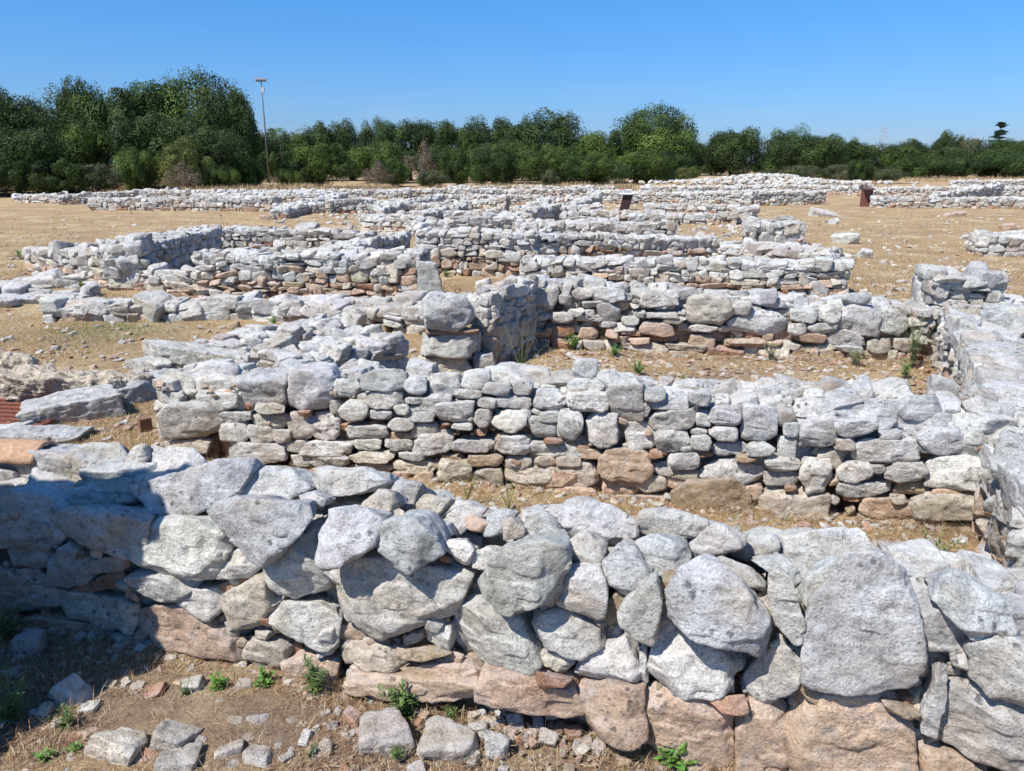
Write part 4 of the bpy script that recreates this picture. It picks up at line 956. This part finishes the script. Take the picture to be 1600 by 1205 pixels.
# ------------------------------------------------------------------ man-made small things
def boxm(acc, c, h, t, rot=None):
    v = np.array([[x, y, z] for x in (-1, 1) for y in (-1, 1) for z in (-1, 1)], float) * h
    if rot is not None: v = v @ rot.T
    acc.add(v + c, [(0,1,3),(0,3,2),(4,6,7),(4,7,5),(0,4,5),(0,5,1),(2,3,7),(2,7,6),(1,5,7),(1,7,3),(0,2,6),(0,6,4)], t)
def Rz(a): return np.array([[math.cos(a), -math.sin(a), 0], [math.sin(a), math.cos(a), 0], [0, 0, 1]])
def Rx(a): return np.array([[1, 0, 0], [0, math.cos(a), -math.sin(a)], [0, math.sin(a), math.cos(a)]])
def cyl(acc, a, b, r0, r1, t, n=8):
    a = np.array(a, float); b = np.array(b, float); d = (b - a) / np.linalg.norm(b - a)
    x = np.cross(d, [0, 0, 1.] if abs(d[2]) < .9 else [1., 0, 0]); x /= np.linalg.norm(x); y = np.cross(d, x); V = []
    for q, r_ in ((a, r0), (b, r1)):
        for k in range(n): V.append(q + r_ * (math.cos(2 * math.pi * k / n) * x + math.sin(2 * math.pi * k / n) * y))
    V += [a, b]
    F = []
    for k in range(n): j = (k + 1) % n; F += [(k, j, n + j), (k, n + j, n + k), (2 * n, j, k), (2 * n + 1, n + k, n + j)]
    acc.add(V, F, t)
def bevel(o, w_=.004):
    m = o.modifiers.new('bevel', 'BEVEL'); m.width = w_; m.segments = 2; m.limit_method = 'ANGLE'
# roof tile on the front wall (left)
p = G(30, 722, .56)
acc = Acc(); n1, n2 = 18, 8; tV = []; 
for s_ in (0, 1):
    for i in range(n1 + 1):
        for j in range(n2 + 1):
            th = -1.0 + 2.0 * j / n2; rr = .115 - .018 * s_; x = (i / n1 - .5) * .30
            tV.append([x, rr * math.sin(th), rr * math.cos(th) - .07 + .004 * float(vn(np.array([x * 30, th * 4, 1.]), 3))])
q = (n1 + 1) * (n2 + 1); F = []
for i in range(n1):
    for j in range(n2):
        a = i * (n2 + 1) + j; F += [(a, a + 1, a + n2 + 2), (a, a + n2 + 2, a + n2 + 1), (q + a, q + a + n2 + 2, q + a + 1), (q + a, q + a + n2 + 1, q + a + n2 + 2)]
for i in range(n1):
    for j in (0, n2):
        a = i * (n2 + 1) + j; b_ = a + n2 + 1; F += [(a, b_, q + b_), (a, q + b_, q + a)]
for j in range(n2):
    for i in (0, n1):
        a = i * (n2 + 1) + j; F += [(a, a + 1, q + a + 1), (a, q + a + 1, q + a)]
o = make_obj('roof_tile', np.array(tV) @ Rx(.25).T @ Rz(-.12).T, F, (.40, .255, .17), M_CLAY); o.location = tuple(p + np.array([0, .0, .06]))
tag(o, 'curved buff clay roof tile lying on the left end of the nearest wall', 'roof tile')
# rusty grid
p = G(12, 652, .0) - np.array([0, 0, .07]); acc = Acc(); fr_ = Acc()
rz = Rz(-.12)
for i in range(13): boxm(acc, (rz @ np.array([-.55 + i * .09, 0, .10])), (.008, .30, .02), (.12, .045, .03), rz)
for j in range(7): boxm(fr_, (rz @ np.array([-.02, -.28 + j * .093, .117])), (.56, .022, .012), (.20, .075, .05), rz)
root = empty('drain_grid', p); tag(root, 'rusty red steel grid lying at the left edge below the rough block', 'metal grid')
for a_, nm in ((acc, 'cross_bars'), (fr_, 'flat_bars')):
    o = make_obj(nm, np.concatenate(a_.V), np.concatenate(a_.F), np.concatenate(a_.T), M_METAL, None, False); o.parent = root
# brick stub
p = G(228, 674); acc = Acc(); boxm(acc, (0, 0, .05), (.045, .04, .065), (.20, .11, .07), Rz(.7)); o = acc.build('brick', M_CLAY, smooth=False); bevel(o, .006); o.location = tuple(p); tag(o, 'small brown brick standing on end in the grass by the kerb slabs', 'brick')
# slanted information panel
p = G(975, 329); h = height_at(p, 303); root = empty('information_panel', p); tag(root, 'slanted white information panel on a leaning rust-brown plate', 'information panel', 'information panels')
acc = Acc(); Rl = np.array([[1, 0, .22], [0, 1, 0], [0, 0, 1.]]); boxm(acc, (.22 * h / 2, 0, h / 2), (.21, .035, h / 2), (.05, .028, .025), Rl)
o = acc.build('plate', M_METAL, None, False); o.parent = root
tp = np.array([.22 * h - .12, .10, h + .07]); rr = Rz(.0) @ Rx(R(22))
acc = Acc(); boxm(acc, tp, (.30, .26, .018), (.55, .55, .56), rr); o = acc.build('board', M_METAL, None, False); o.parent = root
pr = Acc(); boxm(pr, tp + rr @ np.array([-.12, .22, .0205]), (.14, .03, .002), (.5, .03, .05), rr)
for k in range(4): boxm(pr, tp + rr @ np.array([.10, .13 - k * .075, .0205]), (.18, .018, .002), (.09, .09, .1), rr)
boxm(pr, tp + rr @ np.array([-.2, .02, .0205]), (.09, .12, .002), (.25, .27, .25), rr)
b2 = pr.build('print', M_METAL, None, False); b2.parent = o
# rusted box panel
p = G(1352, 323); h = height_at(p, 294); root = empty('information_panel', p); tag(root, 'upright rust-brown box panel with its top leaning towards the viewer', 'information panel', 'information panels')
acc = Acc(); boxm(acc, (0, 0, h * .46), (.26, .05, h * .46), (.17, .075, .055), Rz(-.05)); o = acc.build('plate', M_METAL, None, False); o.parent = root; bevel(o)
acc = Acc(); boxm(acc, (.0, -.13, h * .97), (.265, .20, .02), (.12, .06, .05), Rx(R(10))); o = acc.build('board', M_METAL, None, False); o.parent = root; bevel(o)
for lb, x_, y0, y1 in (('rightmost of the thin rusty stakes by the far walls', 880, 298, 324), ('middle thin rusty stake', 866, 299, 318), ('shortest rusty stake, left of the other two', 852, 310, 320), ('lone thin stake on the far wall left of the others', 745, 294, 312)):
    p = G(x_, y1); acc = Acc(); hh = height_at(p, y0); cyl(acc, (0, 0, -.1), (.02, 0, hh), .022, .02, (.30, .09, .06)); cyl(acc, (.02, 0, hh), (.02, 0, hh + .03), .035, .03, (.30, .09, .06))
    o = acc.build('stake', M_METAL, None, True); o.location = tuple(p); tag(o, lb, 'stake', 'thin stakes among the far walls')
# floodlight mast
yD = 80.; p = np.array([(421 - 800) / FPX * (yD * cP + 2 * sP), yD, 0.]); root = empty('floodlight_mast', p)
top = height_at(p, 127); lean = (408 - 800) / FPX * (yD * cP + (2 - top) * sP) - p[0]
tag(root, 'tall thin floodlight mast rising before the trees', 'light mast')
acc = Acc(); cyl(acc, (0, 0, 0), (lean, 0, top), .10, .05, (.13, .12, .12), 10); o = acc.build('pole', M_METAL, None); o.parent = root
acc = Acc(); boxm(acc, (lean, 0, top), (.52, .05, .05), (.3, .3, .3)); o = acc.build('cross_arm', M_METAL, None, False); o.parent = root
for k in (-.42, -.14, .14, .42):
    acc = Acc(); boxm(acc, (lean + k, -.12, top + .17), (.12, .08, .10), (.22, .22, .23), Rx(-.5)); o = acc.build('floodlight', M_METAL, None, False); o.parent = root; bevel(o, .02)
acc = Acc(); boxm(acc, (lean + .08, 0, top - .85), (.17, .1, .22), (.5, .5, .5)); o = acc.build('junction_box', M_METAL, None, False); o.parent = root; bevel(o, .02)
p2 = np.array([(424 - 800) / FPX * 78, 78 * .99, 0]); acc = Acc(); boxm(acc, (0, 0, .9), (.28, .2, .6), (.5, .5, .5)); boxm(acc, (0, 0, 1.53), (.32, .24, .03), (.4, .4, .4)); boxm(acc, (0, 0, .15), (.24, .16, .15), (.35, .34, .33)); o = acc.build('cabinet', M_METAL, None, False); bevel(o, .02); o.location = tuple(p2 + np.array([0, -1, 0])); tag(o, 'grey electrical cabinet at the foot of the floodlight mast', 'cabinet')
# lattice pylon and poles on the horizon
def lattice(px, ytop, Yd, wb, label):
    p = np.array([(px - 800) / FPX * Yd * 1.02, Yd, 0.]); hh = height_at(p, ytop); acc = Acc(); c = (.36, .42, .50)
    for sx in (-1, 1):
        for sy in (-1, 1): cyl(acc, (sx * wb, sy * wb, 0), (sx * wb * .18, sy * wb * .18, hh), .14, .1, c, 5)
    n = 9
    for i in range(n):
        a = i / n; b_ = (i + 1) / n; wa = wb * (1 - .82 * a); wc = wb * (1 - .82 * b_)
        for sy in (-1, 1): cyl(acc, (-wa, sy * wa, hh * a), (wc, sy * wc, hh * b_), .06, .06, c, 4); cyl(acc, (wa, sy * wa, hh * a), (-wc, sy * wc, hh * b_), .06, .06, c, 4)
    root = empty('pylon', p); tag(root, label, 'pylon'); o = acc.build('lattice', M_METAL, None, False); o.parent = root
    for k, f in enumerate((.92, .82, .72)):
        acc = Acc(); cyl(acc, (-wb * 1.15, 0, hh * f), (wb * 1.15, 0, hh * f), .12, .12, c, 5)
        for s_ in (-1, 1): cyl(acc, (s_ * wb * 1.1, 0, hh * f), (s_ * wb * 1.1, 0, hh * f - 1.2), .1, .1, c, 5)
        o = acc.build('arm', M_METAL, None, False); o.parent = root
lattice(1340, 195, 420, 2.2, 'hazy lattice power pylon far beyond the right-hand trees')
for lb, px_, yt, Yd in (('far utility pole right of the pylon', 1369, 217, 300), ('far utility pole left of the dense round tree on the right', 1441, 216, 260), ('far utility pole beside the cedar', 1475, 213, 220)):
    p = np.array([(px_ - 800) / FPX * Yd * 1.02, Yd, 0.]); hh = height_at(p, yt); acc = Acc(); cyl(acc, (0, 0, 0), (0, 0, hh), .22, .16, (.4, .4, .42)); cyl(acc, (-1, 0, hh - .6), (1, 0, hh - .6), .12, .12, (.4, .4, .42))
    o = acc.build('utility_pole', M_METAL, None, False); o.location = tuple(p); tag(o, lb, 'utility pole', 'far utility poles')

# ------------------------------------------------------------------ trees
def crown_mesh(name, seed, n, puffs, col, leaf=.2, sparse=0., wob=.35):
    """unit crown: x,y within -1..1, z 0..1; made of many small leaf faces on leafy clumps"""
    rs = np.random.default_rng(seed); cs = []; rad = []; 
    for i in range(puffs):
        while True:
            c = rs.uniform(-1, 1, 3); 
            if c @ c < 1: break
        if rs.random() < .75: c = c / np.linalg.norm(c) * rs.uniform(.55, .85)
        c = c * np.array([.82, .82, .42]); c[2] += .5
        c[2] = max(c[2], .06); cs.append(c); rad.append(rs.uniform(.12, .27))
    cs = np.array(cs); rad = np.array(rad); tint = np.array(col)[rs.integers(0, len(col), puffs)] * rs.uniform(.66, 1.4, (puffs, 1))
    wgt = rad ** 2; wgt /= wgt.sum(); idx = rs.choice(puffs, n, p=wgt)
    d = rs.normal(0, 1, (n, 3)); d[:, 2] += .25; d /= np.linalg.norm(d, axis=1)[:, None]
    r = rad[idx] * (1 - .4 * rs.random(n) ** 2) * (1 + wob * vn(d * 2.4 + cs[idx] * 9, seed))
    pos = cs[idx] + d * r[:, None] * np.array([1, 1, .8]); 
    nrm = d + rs.normal(0, .38, (n, 3)); nrm[:, 2] += .25; nrm /= np.linalg.norm(nrm, axis=1)[:, None]
    u = np.cross(nrm, rs.normal(0, 1, (n, 3))); u /= np.linalg.norm(u, axis=1)[:, None]; v = np.cross(nrm, u)
    s_ = leaf * rs.uniform(.5, 1.2, n)[:, None]
    V = np.stack([pos - u * s_ * .5, pos + v * s_ * .33, pos + u * s_ * .5, pos - v * s_ * .33], 1).reshape(-1, 3)
    F = (np.arange(n)[:, None] * 4 + [[0, 1, 2, 3]])
    T = np.repeat(tint[idx] * rs.uniform(.7, 1.3, (n, 1)), 4, 0)
    o = make_obj(name, V, F, T, M_LEAF, smooth=False); me = o.data; bpy.data.objects.remove(o); return me
def trunk_mesh(name, seed, col=(.10, .08, .06)):
    rs = np.random.default_rng(seed); acc = Acc()
    def limb(a, d, ln, r0, dep):
        p = np.array(a, float); d = np.array(d, float)
        for i in range(4):
            d2 = d + rs.normal(0, .13, 3); d2 /= np.linalg.norm(d2); q = p + d2 * ln / 4; cyl(acc, p, q, r0 * (1 - i * .18), r0 * (1 - (i + 1) * .18), col, 6)
            if dep and i > 0:
                for _ in range(2 if dep > 1 else 1):
                    e = d2 + rs.normal(0, .65, 3); e[2] = abs(e[2]) * .6 + .15; e /= np.linalg.norm(e); limb(q, e, ln * .55, r0 * .45, dep - 1)
            p, d = q, d2
    limb((0, 0, -.02), (0, 0, 1), .78, .075, 2)
    o = make_obj(name, np.concatenate(acc.V), np.concatenate(acc.F), np.concatenate(acc.T), M_BARK); me = o.data; bpy.data.objects.remove(o); return me
DK = [(.036, .061, .017), (.050, .081, .021), (.027, .046, .014)]
MD = [(.068, .108, .022), (.094, .140, .026), (.052, .087, .020)]
YL = [(.10, .12, .03), (.13, .14, .035), (.07, .10, .03)]
OL = [(.085, .095, .045), (.11, .115, .06), (.065, .08, .035)]
BR = [(.17, .13, .085), (.22, .17, .11), (.12, .10, .07)]
CROWN = {}
def cm(k, s_, n, puffs, col, leaf, **kw): CROWN.setdefault(k, []).append(crown_mesh('crown_' + {'D': 'dark', 'M': 'green', 'Y': 'yellowish', 'O': 'olive', 'B': 'dry', 'S': 'sparse'}[k], s_, n, puffs, col, leaf, **kw))
for s_ in (1, 2, 3): cm('D', s_, 46000, 60, DK + MD[:1], .031)
for s_ in (4, 5, 6): cm('M', s_, 46000, 60, MD + DK[:1], .031)
cm('Y', 7, 22000, 40, YL, .036); cm('O', 8, 22000, 45, OL, .036); cm('O', 9, 22000, 45, OL + MD[:1], .036); cm('B', 10, 3800, 45, BR, .045)
cm('S', 11, 30000, 60, DK + MD, .031); cm('S', 12, 30000, 64, DK + MD, .031)
TRUNK = [trunk_mesh('trunk', 40 + i) for i in range(3)]; TWIG = trunk_mesh('branches', 50, (.24, .20, .17))
def tree(label, px, ytop, wpx, Yd, kind, low=.0, shrub=False, group='trees and bushes closing the field', bare=False):
    p = np.array([(px - 800) / FPX * (Yd * cP + 1.5 * sP), Yd, 0.]); p[2] = float(gz(p[0], p[1])) - .05
    hh = max(.6, height_at(p, ytop)); wdt = wpx / FPX * Yd * 1.0
    p[0] = (px - 800) / FPX * (Yd * cP + (2 - hh * .6) * sP); root = empty('bush' if shrub else 'tree', p); tag(root, label, 'bush' if shrub else 'tree', group); root.rotation_euler[2] = rng.uniform(0, 6.28)
    cr = bpy.data.objects.new('crown' if not shrub else 'foliage', CROWN[kind][rng.integers(len(CROWN[kind]))]); C.objects.link(cr); cr.parent = root
    lo = low * hh; cr.location = (0, 0, lo); cr.scale = (wdt / 1.75, wdt / 1.75 * .9, (hh - lo) * 1.02)
    tr = bpy.data.objects.new('trunk' if not shrub else 'stems', TWIG if bare else TRUNK[rng.integers(3)]); C.objects.link(tr); tr.parent = root
    sc_ = (min(hh * .55, wdt * .6),) * 2; tr.scale = (*sc_, hh * .62) if not shrub else ((hh * .5, hh * .5, hh * (.75 if bare else .5)))
for a in [
 ('dark tree cut by the left edge of the picture', -25, 130, 190, 52, 'D', .05), ('dark tree at the far left behind the edge tree', 70, 142, 150, 60, 'S', .12),
 ('tree with a dark pointed top left of the tallest ones', 128, 124, 95, 64, 'D', .1), ('green tree below the dark pointed top', 100, 172, 140, 56, 'M', .0),
 ('broad pale-topped green tree left of the tallest tree', 212, 122, 165, 64, 'M', .12), ('tallest dark tree left of the floodlight mast', 310, 111, 165, 66, 'S', .12),
 ('dark tree shoulder between the tallest tree and the mast', 356, 140, 100, 62, 'D', .08), ('green tree under the tallest tree', 255, 172, 150, 58, 'D', .0),
 ('dense tree filling the gap beneath the tallest crown', 335, 195, 130, 57, 'D', .0), ('dark tree at the left end, low in front', 20, 190, 160, 49, 'D', 0.),
 ('green tree just right of the floodlight mast', 445, 196, 110, 88, 'M', .0), ('tree second right of the floodlight mast', 500, 193, 90, 92, 'D', .05),
 ('rounded tree left of the broken-topped ones', 548, 186, 95, 92, 'D', .0), ('tree with broken sparse top left of centre', 592, 184, 60, 100, 'S', .1),
 ('rounded tree under the sparse top', 640, 182, 110, 92, 'D', .0), ('pale green tree left of the broad central tree', 700, 186, 100, 95, 'M', .0),
 ('dense dark tree next to the broad central tree', 765, 184, 110, 90, 'D', .0), ('broad central tree with a domed crown', 850, 171, 165, 92, 'D', .0),
 ('bright green rounded tree in the centre', 930, 200, 130, 80, 'M', .0), ('tree beneath the domed central crown', 800, 215, 140, 80, 'M', .0),
 ('highest tree of the right half', 1022, 163, 125, 90, 'S', .15), ('solid body of foliage beneath the highest right-half tree', 1015, 190, 155, 84, 'M', .0),
 ('dark shoulder tree right of the highest one', 1065, 212, 80, 88, 'D', .0), ('separate round dark tree right of the path', 1145, 197, 108, 92, 'D', .0),
 ('ragged tree right of the round dark tree', 1240, 198, 90, 120, 'S', .1), ('green tree below the ragged one', 1250, 212, 130, 112, 'D', .0),
 ('dark domed tree below the pylon, left', 1305, 209, 100, 118, 'D', .0), ('tree directly under the pylon', 1362, 222, 110, 120, 'D', .0),
 ('domed tree left of the tall right-hand one', 1422, 219, 100, 115, 'D', .0), ('tall dark tree left of the cedar', 1482, 203, 52, 150, 'D', .0),
 ('greyish tree in front of the cedar', 1512, 213, 80, 150, 'O', .0), ('tree under the tall right-hand one', 1470, 228, 110, 112, 'D', .0),
 ('umbrella-shaped tree at the right edge', 1582, 215, 70, 150, 'D', .2), ('dark tree low at the right edge', 1560, 232, 120, 112, 'D', .0),
 ('tree beyond the right edge of the picture', 1650, 225, 120, 118, 'D', .0), ('tree beyond the left edge of the picture', -120, 150, 150, 56, 'D', .05),
 ('low far tree seen just right of the gap by the path', 1112, 240, 60, 135, 'D', .0), ('low far tree right of the round dark tree, behind', 1200, 236, 60, 135, 'D', .0),
 ('far tree showing between the centre and the round dark tree', 1095, 222, 60, 130, 'M', .0), ('leafy tree in the dip beside the mast', 415, 205, 60, 84, 'D', .0),
 ('lower green tree in front of the sparse-topped ones', 600, 215, 130, 82, 'M', 0.), ('lower dark tree behind the dry bushes', 690, 225, 120, 84, 'M', 0.),
]: tree(*a)
for a in [
 ('yellow-green rounded bush before the tallest tree', 290, 212, 90, 54, 'Y'), ('dark green bush left of the yellow-green one', 215, 225, 90, 54, 'M'),
 ('dry grey bush below the yellow-green one', 285, 252, 66, 51, 'B'), ('olive bush at the edge of the dry weeds', 150, 252, 80, 51, 'O'),
 ('dark bush low on the left', 80, 240, 120, 49, 'D'), ('bright leafy bush just left of the mast foot', 385, 238, 75, 58, 'M'), ('low bush under the bright leafy one', 350, 255, 55, 54, 'M'),
 ('spreading green bush right of the mast', 500, 220, 120, 66, 'M'), ('low dark bush beside the cabinet', 452, 262, 45, 62, 'M'), ('brown leafless bush left of centre', 588, 250, 52, 60, 'B'),
 ('leafless grey shrub before the centre-left trees', 658, 222, 60, 70, 'B'), ('green round bush left of centre', 612, 245, 70, 68, 'M'), ('brownish low bush in the dry weeds', 672, 262, 56, 60, 'O'),
 ('bright green bush in the centre-left', 715, 228, 70, 70, 'M'), ('dark bush under the central trees', 770, 225, 90, 66, 'D'), ('large dense bush under the domed tree', 860, 220, 120, 66, 'M'),
 ('pale thin bush before the domed tree', 858, 262, 36, 58, 'O'), ('dark low bush right of the pale thin one', 930, 232, 110, 66, 'M'), ('wide low bush left of the path mound', 1010, 230, 110, 72, 'M'),
 ('small yellow-green bush beside the path', 1070, 262, 55, 76, 'Y'), ('dark low bush under the right shoulder', 1060, 240, 80, 80, 'D'), ('low grey bush at the foot of the round dark tree', 1202, 262, 42, 80, 'O'),
 ('long olive hedge, left part, behind the far right walls', 1255, 256, 90, 80, 'O'), ('long olive hedge, middle part', 1320, 255, 100, 80, 'O'), ('dark pointed bush in the middle of the hedge', 1345, 246, 50, 74, 'D'),
 ('long olive hedge, right part', 1390, 262, 80, 80, 'O'), ('dark rounded bush right of the hedge', 1440, 240, 90, 100, 'D'), ('bushes under the trees at the right edge', 1570, 240, 110, 104, 'D'),
 ('bright green bush before the cedar', 1512, 238, 30, 125, 'Y'), ('dark bush low between the right-hand trees', 1495, 244, 80, 102, 'D'), ('bush beyond the left edge', -60, 235, 130, 49, 'D'), ('bush filling the shade at the far left', 5, 245, 80, 47, 'D'),
]: tree(*a, shrub=True, bare=a[5] == 'B')
# cedar: tiers of flat branches
Yd = 190.; p = np.array([(1541 - 800) / FPX * Yd * .975, Yd, 0.]); hh = height_at(p, 194)
root = empty('cedar_tree', p); tag(root, 'cedar with flat tiered branches against the sky at the right', 'tree', 'trees and bushes closing the field')
acc = Acc(); cyl(acc, (0, 0, 0), (0, 0, hh), .35, .06, (.10, .08, .06), 8); lf = []
for t in np.linspace(.45, .98, 9):
    ln = (1.02 - t) * hh * .42 + .5
    for k in range(6):
        a = rng.uniform(0, 6.28); t = t + rng.uniform(-.02, .02); ln = ((1.02 - t) * hh * .45 + .5) * rng.uniform(.55, 1.15); e = np.array([math.cos(a) * ln, math.sin(a) * ln, hh * t - .1 * ln + rng.uniform(0, .3)]); cyl(acc, (0, 0, hh * t), e, .09, .03, (.10, .08, .06), 5)
        for s_ in range(60):
            u_ = rng.uniform(.25, 1.05); q = np.array([0, 0, hh * t]) * (1 - u_) + e * u_; lf.append(q + rng.normal(0, .28, 3) * np.array([1, 1, .3]))
o = acc.build('trunk', M_BARK, None); o.parent = root
lf = np.array(lf); n = len(lf); d = rng.normal(0, 1, (n, 3)) * np.array([1, 1, .3]); d /= np.linalg.norm(d, axis=1)[:, None]; v = np.cross(d, rng.normal(0, 1, (n, 3))); v /= np.linalg.norm(v, axis=1)[:, None]
V = np.stack([lf - d * .28, lf + v * .12, lf + d * .28, lf - v * .12], 1).reshape(-1, 3)
o = make_obj('crown', V, np.arange(n)[:, None] * 4 + [[0, 1, 2, 3]], np.repeat(np.array([[.03, .055, .035]]) * rng.uniform(.7, 1.3, (n, 1)), 4, 0), M_LEAF, None, False); o.parent = root
# rubble mound in the far right
acc = Acc()
for i in range(700):
    x_ = rng.normal(0, 3.6); y_ = rng.normal(0, 1.6); s_ = rng.uniform(.09, .2); zt = .6 * math.exp(-(x_ / 3.8) ** 2 - (y_ / 1.8) ** 2) * rng.uniform(.7, 1.)
    rs = np.random.default_rng(nseed()); V, F = stone_mesh((s_, s_ * .8, s_ * .55), rot_frame((1, 0, 0), (0, 0, 1), rs, .4), (x_, y_, zt), nseed(), 2, cuts=3); acc.add(V, F, tone('glcb'[rng.integers(4)]))
o = acc.build('rubble_mound', M_FAR, None, False); q = np.array([(1180 - 800) / FPX * 58, 58., 0]); q[2] = float(gz(q[0], q[1])) - .1; o.location = tuple(q); tag(o, 'low mound of pale rubble on the rise right of the path', None, None, 'stuff')
